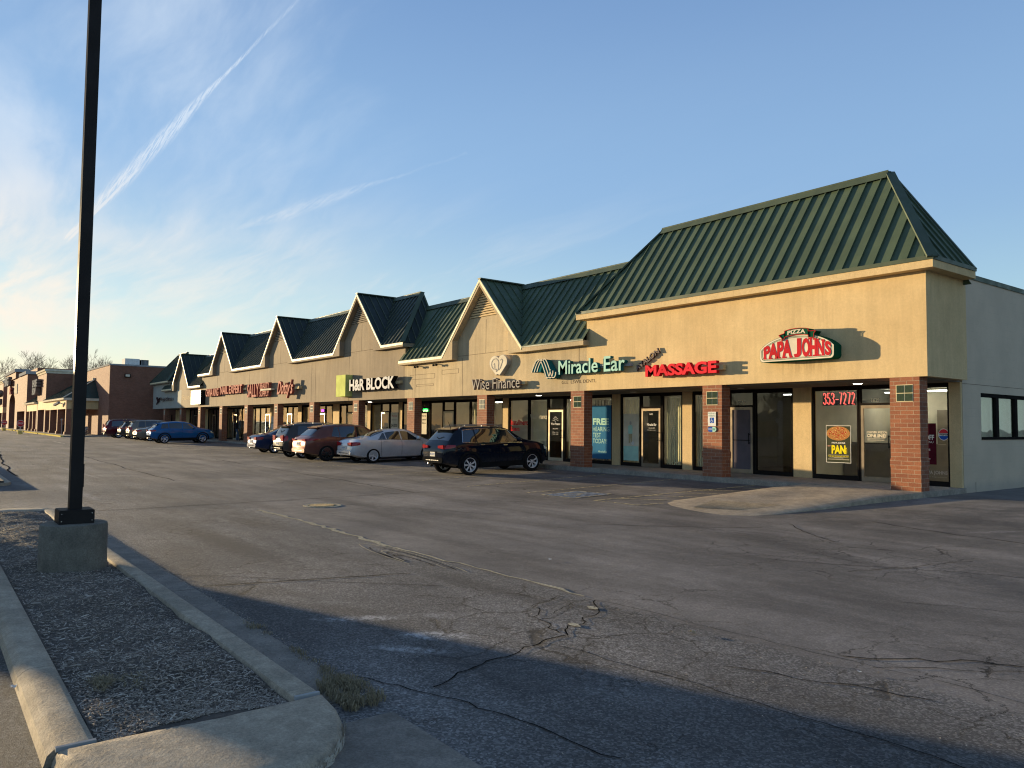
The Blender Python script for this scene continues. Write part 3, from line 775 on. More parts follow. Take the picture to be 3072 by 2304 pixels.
def build_islands():
    top = -.262; gr = -.35
    mb = MB()
    kerb_run(mb, -8.95, 3.86, -16.895, -16.715, top, (gr - .1, gr - .1), batter=(0, .06))
    kerb_run(mb, -8.95, 3.84, -18.228, -18.01, top, (gr - .2, gr - .1), rr=.045, batter=(.09, 0))
    gut = MB()
    for a, b in ((-8.95, -4.2), (-4.19, -.2), (-.19, 3.9), (4.25, 9.0)):
        gut.prism([(-16.70 if b < 4.1 else -17.6, gr - .1), (-16.70 if b < 4.1 else -17.6, gr + .012), (-16.40, gr + .010), (-16.40, gr - .1)], 'x', a + .006, b - .006)
    gut.prism([(-18.25, gr - .3), (-18.25, gr - .03), (-18.80, gr - .068), (-18.80, gr - .3)], 'x', -8.95, 6.2)
    tag(gut.build('gutter_pan', 'gutter'), kind='structure')
    tag(mb.build('island_kerb', 'kerb', smooth=30), kind='structure')
    # rounded nose, rounded far end
    def cap(outl, name):
        n = len(outl); cx = sum(p[0] for p in outl) / n; cy = sum(p[1] for p in outl) / n
        m = MB()
        rings = [(0.0, gr - .1, .02), (0.0, top - .07, .0), (0.0, top - .035, -.012), (0, top - .010, -.035), (0, top, -.075), (0, top + .004, -.2), (0, top + .006, -.5)]
        for _, z, ins in rings:
            for x, y in outl:
                v = Vector((cx - x, cy - y)); L = v.length
                v = v / L * min(-ins, L * .98) if ins < 0 else -v / L * ins
                m.v.append((x + v.x, y + v.y, z))
        for k in range(len(rings) - 1):
            for i in range(n):
                j = (i + 1) % n; m.f.append([k * n + i, k * n + j, (k + 1) * n + j, (k + 1) * n + i]); m.m.append(0)
        e = (len(rings) - 1) * n; m.f.append([e + i for i in range(n)]); m.m.append(0)
        return tag(m.build(name, 'kerb', smooth=50), kind='structure')
    nose = [(3.875, -16.694), (4.129, -16.720), (4.358, -16.782), (4.566, -16.886), (4.753, -17.053), (4.856, -17.260), (4.888, -17.468), (4.856, -17.676), (4.753, -17.884), (4.566, -18.050), (4.337, -18.164), (4.077, -18.216), (3.869, -18.227),
            (3.859, -17.967), (3.869, -17.447), (3.880, -16.928)]
    cap(nose[::-1], 'kerb_nose')
    endc = [(-8.962, -18.227), (-9.170, -18.175), (-9.430, -17.967), (-9.586, -17.551), (-9.534, -17.136), (-9.378, -16.876), (-9.170, -16.720), (-8.962, -16.694), (-8.962, -16.928), (-8.962, -17.447), (-8.962, -17.967)]
    cap(endc[::-1], 'kerb_end')
    jt = MB()
    for y0, y1 in ((-16.90, -16.715), (-18.225, -18.01)): jt.box(3.845, 3.872, y0 + .01, y1 - .01, top - .02, top + .003)
    tag(jt.build('kerb_joint_filler', 'lightgrey'), kind='structure')
    # pale chipped paint on the nose
    pc = MB()
    for k in range(26):
        t = k / 25; i = int(t * 4.99); a = Vector(nose[2 + i] if i + 2 < 8 else nose[7]); b = Vector(nose[3 + i]); p = a.lerp(b, t * 4.99 - i)
        d = (p - Vector((4.23, -17.34))).normalized(); q = p + d * .004
        s = Vector((-d.y, d.x)); w = R_.uniform(.015, .05); z = top - .03 - .03 * t + R_.uniform(-.02, .02); h = R_.uniform(.01, .035)
        pc.quad((q.x - s.x * w, q.y - s.y * w, z - h), (q.x + s.x * w, q.y + s.y * w, z - h * R_.uniform(.3, 1)), (q.x + s.x * w * .7, q.y + s.y * w * .7, z + h), (q.x - s.x * w * .8, q.y - s.y * w * .8, z + h * .6))
    tag(pc.build('kerb_scrape', 'white_line'), kind='structure')
    # mulch bed
    def mz(x, y):
        e = min(y + 18.01, -16.90 - y) / .5
        n = math.sin(x * 2.3 + y * 1.7) * .012 + math.sin(x * 5.1 - y * 4.3 + 1) * .009 + math.sin(x * 11 + y * 9) * .005
        return -.30 + .04 * smst(e) + n
    mb = MB(); nx, ny = 150, 16
    for j in range(ny + 1):
        for i in range(nx + 1):
            x = -8.97 + 12.90 * i / nx; y = -18.015 + 1.125 * j / ny; mb.v.append((x, y, mz(x, y) + R_.uniform(-.006, .006)))
    for j in range(ny):
        for i in range(nx):
            a = j * (nx + 1) + i; mb.f.append([a, a + 1, a + nx + 2, a + nx + 1]); mb.m.append(0)
    tag(mb.build('mulch_bed', 'mulch', smooth=True), kind='structure')
    mb = MB()
    for k in range(30000):
        u = R_.random(); x = 3.84 - 12.7 * u ** 1.9; y = R_.uniform(-18.00, -16.91)
        z = mz(x, y) + R_.uniform(.0, .012); L = R_.uniform(.010, .046) * R_.uniform(.5, 1.3); w = R_.uniform(.003, .009)
        if k % 17 == 0: L *= 2.0; w *= 1.7
        a = R_.uniform(0, 6.283); ti = R_.uniform(-.35, .35); dx, dy = math.cos(a), math.sin(a)
        p = Vector((x, y, z)); d = Vector((dx * math.cos(ti), dy * math.cos(ti), math.sin(ti))) * L / 2; s = Vector((-dy, dx, R_.uniform(-.5, .5))) * w / 2; t = Vector((0, 0, w * .5))
        o = len(mb.v)
        mb.v += [tuple(p - d - s), tuple(p + d - s * .6), tuple(p + d + s), tuple(p - d + s * .8), tuple(p + t)]
        mb.f += [[o, o + 1, o + 4], [o + 1, o + 2, o + 4], [o + 2, o + 3, o + 4], [o + 3, o, o + 4]]; mb.m += [0] * 4
    tag(mb.build('wood_chip_mulch', 'chips'), 'shredded brown wood chips covering the kerbed island bed', 'mulch', kind='stuff')
    # dry grass tufts along the gutter joint and on the mulch
    mb = MB()
    def tuft(cx, cy, cz, n, r, h, flat=.5):
        for k in range(n):
            a = R_.uniform(0, 6.283); rr = r * math.sqrt(R_.random()); x = cx + math.cos(a) * rr; y = cy + math.sin(a) * rr * .5
            b = R_.uniform(0, 6.283); hh = h * R_.uniform(.3, 1); l = hh * R_.uniform(.4, 1.6) * flat * 2
            p0 = Vector((x, y, cz)); p1 = p0 + Vector((math.cos(b) * l * .4, math.sin(b) * l * .4, hh)); p2 = p0 + Vector((math.cos(b) * l, math.sin(b) * l, hh * R_.uniform(.2, .9)))
            s = Vector((-math.sin(b), math.cos(b), 0)) * .0022
            o = len(mb.v); mb.v += [tuple(q) for q in (p0 - s, p0 + s, p1 + s, p1 - s, p2)]; mb.f += [[o, o + 1, o + 2, o + 3], [o + 3, o + 2, o + 4]]; mb.m += [0, 0]
    for k in range(10): tuft(R_.uniform(3.4, 4.1), -16.40 + R_.uniform(-.09, .06), gr + .01, 80, .10, .05)
    for k in range(9): tuft(3.75 + R_.uniform(-.2, .3), -16.5 + R_.uniform(-.12, .1), gr + .01, 120, .10, .06)
    for k in range(22): tuft(R_.uniform(1.6, 3.5), -16.41 + R_.uniform(-.05, .04), gr + .01, 22, .08, .03)
    for k in range(5): tuft(2.86 + R_.uniform(-.1, .1), -17.84 + R_.uniform(-.05, .05), -.27, 60, .09, .035, 1.3)
    for k in range(6): tuft(2.83 + R_.uniform(-.2, .25), -17.66 + R_.uniform(-.06, .06), -.265, 22, .12, .03, 1.6)
    tag(mb.build('dry_grass', 'dry_grass'), 'dry straw coloured grass growing from the gutter joint', 'grass', kind='stuff')
    # dirt and grit in the gutter
    mb = MB()
    for k in range(2600):
        x = 4.0 - 10 * R_.random() ** 1.6; y = -16.40 + R_.gauss(0, .035) if R_.random() < .7 else R_.uniform(-16.75, -16.2)
        if R_.random() < .25: x = R_.uniform(2, 8); y = R_.uniform(-16, -13)
        s = R_.uniform(.003, .008); z = gz(x, y) + .012
        a = R_.uniform(0, 3); mb.add([(x + s * math.cos(a + t), y + s * math.sin(a + t) * .8, z) for t in (0, 2.1, 4.2)] + [(x, y, z + s * .8)], [(0, 1, 3), (1, 2, 3), (2, 0, 3)])
    tag(mb.build('gutter_grit', 'chips'), 'loose grit and wood crumbs scattered along the gutter', 'grit', kind='stuff')
    # second island further along the lane
    mb = MB()
    kerb_run(mb, -30, -17.4, -16.97, -16.775, top, (gr - .1, gr - .1)); kerb_run(mb, -30, -17.4, -18.25, -18.04, top, (gr - .1, gr - .1))
    for k in range(8):
        a0, a1 = [math.pi / 2 - math.pi * q / 8 for q in (k, k + 1)]
        q = [(-17.4 + r * math.cos(a), -17.51 + r * math.sin(a)) for r, a in ((.54, a0), (.735, a0), (.735, a1), (.54, a1))]
        mb.prism(q, 'z', gr - .1, top)
    tag(mb.build('far_island_kerb', 'kerb', smooth=30), kind='structure')
    mb = MB(); mb.box(-30, -16.9, -18.03, -16.98, gr - .1, -.2); tag(mb.build('far_mulch_bed', 'mulch'), kind='structure')

build_ground(); build_markings(); build_walk(); build_islands()
# ------------------------------------------------------------------ the shopping strip
SLOPE = 1.05; GH = 2.93
def build_strip():
    root = empty('shopping_strip', (-38, 0, 0), label='long tan stucco shopping strip with green standing seam roofs and brick columns', cat='building')
    off = Vector((-38, 0, 0))
    def P(mb, name, mat, smooth=False, parent=None):
        mb.v = [(v[0] - (-38 if parent is None else 0), v[1], v[2]) for v in mb.v]
        if parent is not None:   # children of a part share the part's frame
            mb.v = [(v[0] + 38, v[1], v[2]) for v in mb.v]
        return mb.build(name, mat, root if parent is None else parent, smooth)

    def roof(x0, x1, ze, zr, gables, hl, hr, trim, xr_ridge=None, xl_ridge=None, green_from=None):
        """eave at y=-.3, ridge at y=2.0; hips where hl / hr; gables are centre positions"""
        RM = 'roof' if x1 > -12 else 'roof_shaded'
        yf, yr = -.31, 2.0; rt = .02; pr = yr - yf
        zb = ze + rt
        lx = (lambda t: x0 + 2.1 * t) if hl else (lambda t: x0 if t <= .135 else x0 + ((xl_ridge or x0) - x0) * (t - .135) / .865)
        rx = (lambda t: x1 - 2.1 * t) if hr else (lambda t: x1 if t <= .135 else x1 + ((xr_ridge or x1) - x1) * (t - .135) / .865)
        def pt(x, t): return (x, yf + pr * t, zb + (zr - zb) * t)
        feet = [(g - GH, g + GH) for g in gables]
        edges = [None] + feet + [None]
        main = MB(); ribs = MB(); gab = MB(); caps = MB()
        for i in range(len(gables) + 1):
            L = (lambda t, g=gables[i - 1]: g + GH * (1 - t)) if i > 0 else lx
            Rr = (lambda t, g=gables[i]: g - GH * (1 - t)) if i < len(gables) else rx
            N = [0, .135, 1]
            for a, b in zip(N, N[1:]): main.quad(pt(L(a), a), pt(Rr(a), a), pt(Rr(b), b), pt(L(b), b))
        # standing seams on the main slope
        def span(x):
            lo, hi = 0.0, 1.0
            for g in gables:
                if abs(x - g) < GH: lo = max(lo, 1 - abs(x - g) / GH)
            if hl and x < x0 + 2.1: hi = min(hi, (x - x0) / 2.1)
            if hr and x > x1 - 2.1: hi = min(hi, (x1 - x) / 2.1)
            if not hl and x < x0: return 1, 0
            if not hr and xr_ridge and x > x1: lo = max(lo, .135 + .865 * (x - x1) / (xr_ridge - x1))
            return lo, hi
        nrm = Vector((0, -(zr - zb), pr)).normalized()
        def seam(p, q, nn, hh=.052, ww=.028):
            p = Vector(p) + nn * hh * .45; q = Vector(q) + nn * hh * .45
            ribs.bar(p, q, ww, hh, up=tuple(nn))
        x = x1 - .2; xa = (xr_ridge or x1)
        x = xa - .2
        while x > x0 + .1:
            lo, hi = span(x)
            if hi - lo > .06: seam(pt(x, lo + .015), pt(x, hi - .02), nrm)
            x -= .41
        # gable roofs
        za = zr + .05
        for g in gables:
            for s in (-1, 1):
                A = (g, yf, za + rt); B = (g + s * GH, yf, ze + rt); Cc = (g, yr, za + rt)
                gab = MB(); gab.add([A, B, Cc] if s > 0 else [A, Cc, B], [(0, 1, 2)]); P(gab, 'gable_roof', RM)
                n2 = Vector((s * (za - ze), 0, GH)).normalized()
                y = yf + .30
                while y < yr - .25:
                    t = (y - yf) / pr
                    seam((g + s * .05, y, za + rt - .05 * (za - ze) / GH), (g + s * GH * (1 - t) * .97, y, za + rt - (za - ze) * (1 - t) * .97), n2, .04, .026)
                    y += .42
            caps.bar((g, yf - .01, za + .045), (g, yr + .06, za + .045), .22, .05)
            for s in (-1, 1): caps.bar((g + s * (GH - .05), yf + .06, ze + .06), (g, yr, zr + .02), .10, .03)
        # hips
        for flag, s, xe in ((hl, -1, x0), (hr, 1, x1)):
            if not flag: continue
            A = (xe, yf, zb); B = (xe, yr, zb); Cc = (xe - s * 2.1, yr, zr)
            gab = MB(); gab.add([A, B, Cc] if s > 0 else [A, Cc, B], [(0, 1, 2)]); P(gab, 'hip_roof', RM)
            n2 = Vector((s * (zr - zb), 0, 2.1)).normalized()
            y = yf + .42
            while y < yr - .1:
                t = (y - yf) / pr
                seam((xe - s * .02, y, zb + .03), (xe - s * 2.1 * t * .96, y, zb + (zr - zb) * t * .96), n2, .052, .028); y += .41
            caps.bar((xe, yf, zb + .03), Cc, .24, .05, up=(s * .5, -.5, .7))
            caps.bar((xe, yr, zb + .03), (Cc[0], yr, Cc[2]), .10, .08)
        # ridge flashing, a flat metal face on the street side
        xa, xb = (lx(1), rx(1))
        caps.bar((xa, yr - .03, zr + .01), (xb, yr - .03, zr + .01), .14, .05)
        fl = MB(); 
        fl.quad((xa, yr - .17, zr - .21), (xb, yr - .17, zr - .21), (xb, yr - .03, zr + .03), (xa, yr - .03, zr + .03))
        fl.v = [(v[0], v[1] - .045, v[2] + .03) for v in fl.v]
        caps = merge(caps, fl)
        # closing back panel
        back = [(x0 + .1, ze - .3), (x1 - .1, ze - .3), (rx(1), zr), (lx(1), zr)]
        main.add([(a, yr + .04, b) for a, b in back], [(0, 1, 2, 3)])
        P(main, 'roof_slope', RM); P(ribs, 'roof_seams', 'roof' if RM == 'roof' else 'roof_rib_lit')
        P(caps, 'ridge_cap', 'trim_green')
        # eave and rake band
        band = MB(); tr = MB(); z0 = ze - .18; y0, y1 = -.30, .02
        inn = 2.05; za2 = za
        def zi(dx): return za2 - .27 - (za2 - ze) / GH * dx
        cuts = [x0] + [c for g in gables for c in (g - GH, g + GH)] + [x1]
        for a, b in zip(cuts[::2], cuts[1::2]): band.prism([(a, z0), (b, z0), (b, ze), (a, ze)], 'y', y0, y1)
        for g in gables:
            for s in (-1, 1):
                band.prism([(g + s * GH, z0), (g + s * GH, ze), (g, za2), (g, za2 - .27), (g + s * inn, zi(inn)), (g + s * inn, z0)], 'y', y0, y1)
        def strip(a, b, w=.085):
            for (pa, pb) in ((a, b),):
                tr.add([(pa[0], y0 - .014, pa[1] - w), (pb[0], y0 - .014, pb[1] - w), (pb[0], y0 - .014, pb[1] + .03), (pa[0], y0 - .014, pa[1] + .03),
                        (pa[0], y0 + .03, pa[1] - w), (pb[0], y0 + .03, pb[1] - w), (pb[0], y0 + .03, pb[1] + .03), (pa[0], y0 + .03, pa[1] + .03)],
                       [(0, 1, 2, 3), (7, 6, 5, 4), (0, 4, 5, 1), (3, 2, 6, 7), (0, 3, 7, 4), (1, 5, 6, 2)])
        for a, b in zip(cuts[::2], cuts[1::2]):
            if green_from is not None and a >= green_from: continue
            strip((a, ze), (b, ze))
        for g in gables:
            strip((g - GH, ze), (g, za2), .11); strip((g, za2), (g + GH, ze), .11)
        # returns at the ends
        if hr:
            band.box(x1 - .3, x1, y1, 2.02, z0, ze)
        if hl:
            band.box(x0, x0 + .3, y1, 2.02, z0, ze)
        P(band, 'eave_band', ['stucco' if ze > 5.3 and x1 > 0 else 'stucco_dark' if x1 < -20 else 'stucco_mid'])
        if tr.f: P(tr, 'eave_trim', trim)
        if green_from is not None:
            tr = MB()
            for a, b in zip(cuts[::2], cuts[1::2]):
                if a >= green_from: strip((a, ze), (b, ze), .02 if not hr else -.005)
            if hr:
                tr.v = []; tr.f = []; tr.m = []
                tr.box(x0 - .02, x1 + .02, y0 - .02, y0 + .05, ze + .003, ze + .10); tr.box(x1 - .06, x1 + .022, y0 + .05, 2.04, ze + .003, ze + .10)
                tr.box(x0 - .022, x0 + .06, y0 + .05, 2.04, ze + .003, ze + .10)
            P(tr, 'eave_trim', 'trim_green')
        # louvred vents
        for g in gables:
            lv = MB(); zt = za2 - .30; zb_ = za2 - 1.55; k = (za2 - ze) / GH
            lv.add([(g, -.004, zt), (g - (zt - zb_) / k, -.004, zb_), (g + (zt - zb_) / k, -.004, zb_)], [(0, 1, 2)], 1)
            z = zb_ + .02
            while z < zt - .15:
                hw = (zt - z) / k - .06
                lv.add([(g - hw, -.05, z), (g + hw, -.05, z), (g + hw - .03, -.008, z + .075), (g - hw + .03, -.008, z + .075), (g - hw, -.04, z - .012), (g + hw, -.04, z - .012)],
                       [(0, 1, 2, 3), (4, 5, 1, 0)], 0)
                z += .105
            P(lv, 'louvred_vent', ['stucco_dark' if g < -20 else 'stucco', 'frame'])

    roof(-11.85, .49, 5.45, 8.52, [], True, True, 'trim_green', green_from=-99)
    roof(-24.84, -11.46, 4.53, 7.58, [-17.95], False, False, 'trim_cream_glare', xr_ridge=-10.35, xl_ridge=-26.0, green_from=-16)
    roof(-59.80, -24.44, 5.45, 8.47, [-53.55, -41.55, -29.62], True, True, 'trim_cream_glare')
    roof(-72.20, -59.10, 4.53, 7.58, [-65.6], False, False, 'trim_cream_glare', xr_ridge=-57.9, xl_ridge=-71.5)
    roof(-77.10, -69.90, 5.35, 8.40, [], True, True, 'trim_cream_glare')

    # fascia walls
    def wall(x0, x1, zt, gables, mat, jx=()):
        mb = MB(); mb.box(x0, x1, 0, .25, 2.74, zt)
        for g in gables:
            za = zt + 3.1; 
            mb.prism([(g - 2.9, zt + .001), (g + 2.9, zt + .001), (g, zt + 2.9)], 'y', 0, .2)
        w = P(mb, 'fascia_wall', mat)
        jm = MB()
        for x in jx:
            j1 = MB(); j1.box(x - .008, x + .008, -.003, .01, 2.745, zt); j1.v = [(v[0] + 38, v[1], v[2]) for v in j1.v]; j1.build('control_joint', 'joint', w)
        for g in gables:
            jm = MB()
            jm.box(g - 2.0, g + 2.0, -.003, .01, zt + .10, zt + .115); jm.box(g + .1, g + .115, -.003, .01, zt + .115, zt + 1.55)
            jm.v = [(v[0] + 38, v[1], v[2]) for v in jm.v]; jm.build('gable_joint', 'joint', w)
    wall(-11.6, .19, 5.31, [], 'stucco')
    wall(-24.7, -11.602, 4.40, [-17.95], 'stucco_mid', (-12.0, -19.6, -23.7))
    wall(-59.5, -24.702, 5.31, [-53.55, -41.55, -29.62], 'stucco_dark', (-31.0, -36.2, -43.2, -47.5, -55.2, -35.6))
    wall(-66.0, -59.502, 4.40, [], 'stucco_dark', ())
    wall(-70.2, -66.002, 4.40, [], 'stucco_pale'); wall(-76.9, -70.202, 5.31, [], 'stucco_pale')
    mb = MB(); g = -65.6; mb.prism([(g - 2.9, 4.402), (g + 2.9, 4.402), (g, 7.3)], 'y', .003, .2); P(mb, 'gable_wall', 'stucco_dark')
    for bx in ((-.06, .187, .25, 2.17, 2.74, 5.31), (-11.597, -11.3, .25, 2.1, 4.3, 5.3), (-25.0, -24.703, .25, 2.1, 4.3, 5.3), (-59.497, -59.2, .25, 2.1, 4.3, 5.3)):
        mb = MB(); mb.box(*bx); P(mb, 'fascia_return', 'stucco')
    # soffit, upper mass, side block wall
    mb = MB(); mb.box(-76.9, -.06, .25, 2.36, 2.70, 2.74); P(mb, 'soffit', 'slate')
    mb = MB(); mb.box(-76.9, -.3, 2.4, 30, 2.80, 5.2); P(mb, 'roof_deck', 'slate')
    mb = MB()
    mb.box(-.25, 0, 2.32, 30, -.45, 1.22); mb.box(-.25, 0, 2.32, 3.42, 1.22, 2.46); mb.box(-.25, 0, 8.0, 30, 1.22, 2.46)
    mb.box(-.25, 0, 2.32, 30, 2.46, 5.44)
    P(mb, 'block_wall', 'block')
    mb = MB(); mb.box(-.3, .03, 2.18, 30, 5.44, 5.57); P(mb, 'wall_coping', 'trim_green')
    mb = MB(); mb.box(-.001, .004, 2.33, 30, 2.665, 2.672); mb.box(-.001, .004, 3.0, 3.006, -.3, .12); P(mb, 'wall_crack', 'tar')
    sw = MB()
    sw.box(-.13, -.02, 3.42, 8.0, 2.36, 2.46); sw.box(-.16, .022, 3.42, 8.0, 1.22, 1.29)
    for y in (3.42, 4.47, 5.76, 6.95): sw.box(-.12, -.022, y, y + .06 if y == 3.42 else y + .17, 1.29, 2.36)
    f = P(sw, 'side_window_frame', 'frame')
    mb = MB(); mb.box(30, 30 + .001, 3.45, 8.0, 1.27, 2.38)
    mb.v = [(v[0] - 30 - .08 + 38, v[1], v[2]) for v in mb.v]; mb.build('pane', 'glass', f)
    # columns
    xl = [-.7127] + [-.7127 - 5.7218 - i * 6.0008 for i in range(12)]
    for i, x in enumerate(xl):
        mb = MB(); w = .7127
        mb.box(x, x + w, .0, .4, .76, 2.739)
        mb.box(x - .014, x + w + .014, -.014, .414, .56, .758); mb.box(x - .004, x + w + .004, -.004, .404, -.2, .558)
        c = P(mb, 'brick_column', 'brick')
        t = MB(); cx = x + w / 2; cz = 2.35
        for a in (-1, 1):
            for b in (-1, 1):
                t.box(cx + a * .10 - .088, cx + a * .10 + .088, -.010, .01, cz + b * .10 - .092, cz + b * .10 + .092)
        t.box(cx - .205, cx + .205, -.004, .01, cz - .205, cz + .205, 1)
        t.v = [(v[0] + 38, v[1], v[2]) for v in t.v]
        t.build('tile_inset', ['tile' if i < 3 else 'tile_pale', 'trim_cream_glare'], c)

    # shopfronts
    YF = 2.30
    inter = MB()
    def window(x0, x1, style='clear', z0=.13):
        m = MB()
        m.box(x0, x0 + .05, YF - .04, YF + .05, 0, 2.70); m.box(x1 - .05, x1, YF - .04, YF + .05, 0, 2.70)
        m.box(x0 + .05, x1 - .05, YF - .04, YF + .05, 2.58, 2.70); m.box(x0 + .05, x1 - .05, YF - .04, YF + .05, 0, z0)
        f = P(m, 'window_frame', 'frame')
        g = MB(); g.quad((x0 + .05, YF, z0), (x1 - .05, YF, z0), (x1 - .05, YF, 2.58), (x0 + .05, YF, 2.58)); g.v = [(v[0] + 38, v[1], v[2]) for v in g.v]
        g.build('pane', 'glass' if style != 'dark' else 'glass_dark', f)
        if style in ('blind', 'drape'):
            b = MB(); n = max(3, int((x1 - x0) / .09))
            for i in range(n):
                a = x0 + .06 + (x1 - x0 - .12) * i / n; e = x0 + .06 + (x1 - x0 - .12) * (i + .86) / n
                b.quad((a, YF + .16, z0), (e, YF + .13, z0), (e, YF + .13, 2.5), (a, YF + .16, 2.5))
            b.v = [(v[0] + 38, v[1], v[2]) for v in b.v]; b.build('window_blind', 'blind' if style == 'blind' else 'drape', f)
    def door(x0, x1, pane='glass', frame='door_frame', handle=1):
        m = MB(); zt = 2.20
        m.box(x0, x0 + .05, YF - .04, YF + .05, 0, 2.70); m.box(x1 - .05, x1, YF - .04, YF + .05, 0, 2.70)
        m.box(x0 + .05, x1 - .05, YF - .04, YF + .05, 2.60, 2.70); m.box(x0 + .05, x1 - .05, YF - .04, YF + .05, zt - .06, zt)
        s = P(m, 'door_surround', 'frame')
        g = MB(); g.quad((x0 + .05, YF, zt), (x1 - .05, YF, zt), (x1 - .05, YF, 2.6), (x0 + .05, YF, 2.6)); g.v = [(v[0] + 38, v[1], v[2]) for v in g.v]
        g.build('transom_pane', 'glass_dark', s)
        a, b = x0 + .055, x1 - .055
        m = MB(); m.box(a, a + .075, YF - .05, YF - .005, .01, zt - .065); m.box(b - .075, b, YF - .05, YF - .005, .01, zt - .065)
        m.box(a + .075, b - .075, YF - .05, YF - .005, .01, .14); m.box(a + .075, b - .075, YF - .05, YF - .005, zt - .15, zt - .065)
        d = P(m, 'door', frame)
        g = MB(); g.quad((a + .075, YF - .03, .14), (b - .075, YF - .03, .14), (b - .075, YF - .03, zt - .15), (a + .075, YF - .03, zt - .15)); g.v = [(v[0] + 38, v[1], v[2]) for v in g.v]
        g.build('pane', pane, d)
        h = MB(); hx = b - .10 if handle > 0 else a + .10
        h.box(hx - .012, hx + .012, YF - .12, YF - .10, .95, 1.30); h.box(hx - .012, hx + .012, YF - .10, YF - .05, .97, 1.0); h.box(hx - .012, hx + .012, YF - .10, YF - .05, 1.25, 1.28)
        h.box(min(hx, a + .12), max(hx, b - .12), YF - .075, YF - .06, 1.06, 1.08)
        h.v = [(v[0] + 38, v[1], v[2]) for v in h.v]; h.build('handle', 'black', d)
    def pier(x0, x1): m = MB(); m.box(x0, x1, YF - .06, YF + .2, 0, 2.70); P(m, 'pier', 'stucco')
    B = 'blind'; Dr = 'drape'; K = 'dark'
    plan = [('p', -.30, -.012), ('w', -1.68, -.30, ''), ('d', -2.72, -1.70), ('w', -4.17, -2.74, ''), ('p', -4.80, -4.19), ('w', -6.18, -4.81, K), ('d', -7.16, -6.20, 'film'), ('w', -8.66, -7.18, B),
            ('p', -9.11, -8.69), ('w', -10.07, -9.12, B), ('d', -11.10, -10.08, 'glass_dark'), ('w', -12.12, -11.11, B), ('p', -12.57, -12.14), ('w', -13.88, -12.58, Dr), ('w', -15.36, -13.90, B),
            ('d', -16.42, -15.38, 'glass_dark', 'door_frame_pale'), ('w', -17.72, -16.44, B), ('w', -19.16, -17.74, ''), ('p', -19.60, -19.20), ('w', -20.9, -19.62, ''),
            ('w', -22.28, -20.92, B), ('w', -23.66, -22.30, B), ('d', -24.72, -23.68, 'glass', 'door_frame_pale'), ('w', -26.0, -24.74, K), ('w', -27.4, -26.02, K),
            ('w', -28.9, -27.42, K), ('p', -29.30, -28.92), ('w', -30.38, -29.32, K), ('d', -31.42, -30.40, 'glass_dark', 'door_frame_pale'), ('w', -32.70, -31.44, ''), ('p', -33.1, -32.72), ('w', -34.9, -33.12, B),
            ('d', -36.0, -34.95, 'glass', 'door_frame_pale'), ('w', -36.96, -36.02, B), ('p', -37.94, -37.0), ('w', -39.18, -37.96, B), ('d', -40.25, -39.2, 'glass', 'door_frame_pale'), ('w', -41.78, -40.27, B),
            ('w', -43.14, -41.8, B), ('p', -43.82, -43.16), ('w', -44.86, -43.84, B), ('d', -45.9, -44.88, 'glass', 'door_frame_pale'), ('w', -46.95, -45.92, B), ('p', -49.3, -46.97), ('d', -50.34, -49.32, 'glass_dark', 'door_frame_pale'),
            ('w', -51.55, -50.36, B), ('w', -52.75, -51.57, B), ('w', -53.8, -52.77, B), ('p', -54.7, -53.82), ('w', -55.9, -54.72, B), ('w', -57.1, -55.92, B), ('d', -58.1, -57.12, 'glass_dark', 'door_frame_pale'), ('w', -59.9, -58.12, B),
            ('p', -60.6, -59.92), ('w', -61.8, -60.62, Dr), ('w', -63.0, -61.82, Dr), ('d', -64.0, -63.02, 'glass_dark'), ('w', -65.4, -64.02, Dr), ('p', -66.2, -65.42), ('w', -67.6, -66.22, Dr), ('w', -69.0, -67.62, Dr), ('d', -70.1, -69.02, 'glass_dark'),
            ('w', -71.6, -70.12, Dr), ('p', -76.9, -71.62)]
    for e in plan:
        if e[0] == 'p': pier(e[1], e[2])
        elif e[0] == 'w': window(e[1], e[2], e[3])
        else: door(e[1], e[2], *e[3:])
    # rooms behind the glass
    inter.quad((-76.8, 2.40, .001), (-.3, 2.40, .001), (-.3, 7.5, .001), (-76.8, 7.5, .001), 1)
    inter.quad((-76.8, 7.5, 0), (-.3, 7.5, 0), (-.3, 7.5, 2.8), (-76.8, 7.5, 2.8)); inter.quad((-76.8, 2.4, 2.79), (-.3, 2.4, 2.79), (-.3, 7.5, 2.79), (-76.8, 7.5, 2.79))
    for x in (-.3, -4.5, -8.9, -12.4, -19.4, -27.4, -33.0, -37.5, -43.5, -48, -54.3, -60.3, -66, -72): inter.box(x - .05, x + .05, 2.5, 7.49, 0.002, 2.785)
    inter.box(-4.4, -.4, 4.4, 5.0, .002, 1.05, 1); inter.box(-3.8, -3.4, 6.9, 7.4, 1.2, 2.0, 1); inter.box(-2.6, -1.2, 6.8, 7.4, .9, 2.1, 1)
    inter.box(-32.4, -31.2, 5, 5.8, .0, .75, 1); inter.box(-19, -17.9, 4, 4.8, 0, .75, 1); inter.box(-25.6, -24.9, 4, 4.7, 0, 1.1, 1)
    P(inter, 'shop_interior', ['interior', 'interior_floor'])
    tb = MB()
    for x, y in ((-.95, 3.4), (-2.2, 6.2), (-3.6, 6.6), (-52.4, 3.6), (-51.2, 3.6), (-18, 5.5), (-24, 5.5), (-21, 5.5), (-7, 6), (-10.5, 5), (-30.5, 5.5), (-36, 5), (-46, 5)):
        tb.box(x - .55, x + .55, y - .05, y + .05, 2.66, 2.70)
    P(tb, 'tube_and_fill_light', 'tube')  # deeper tubes are added to brighten the shop rooms
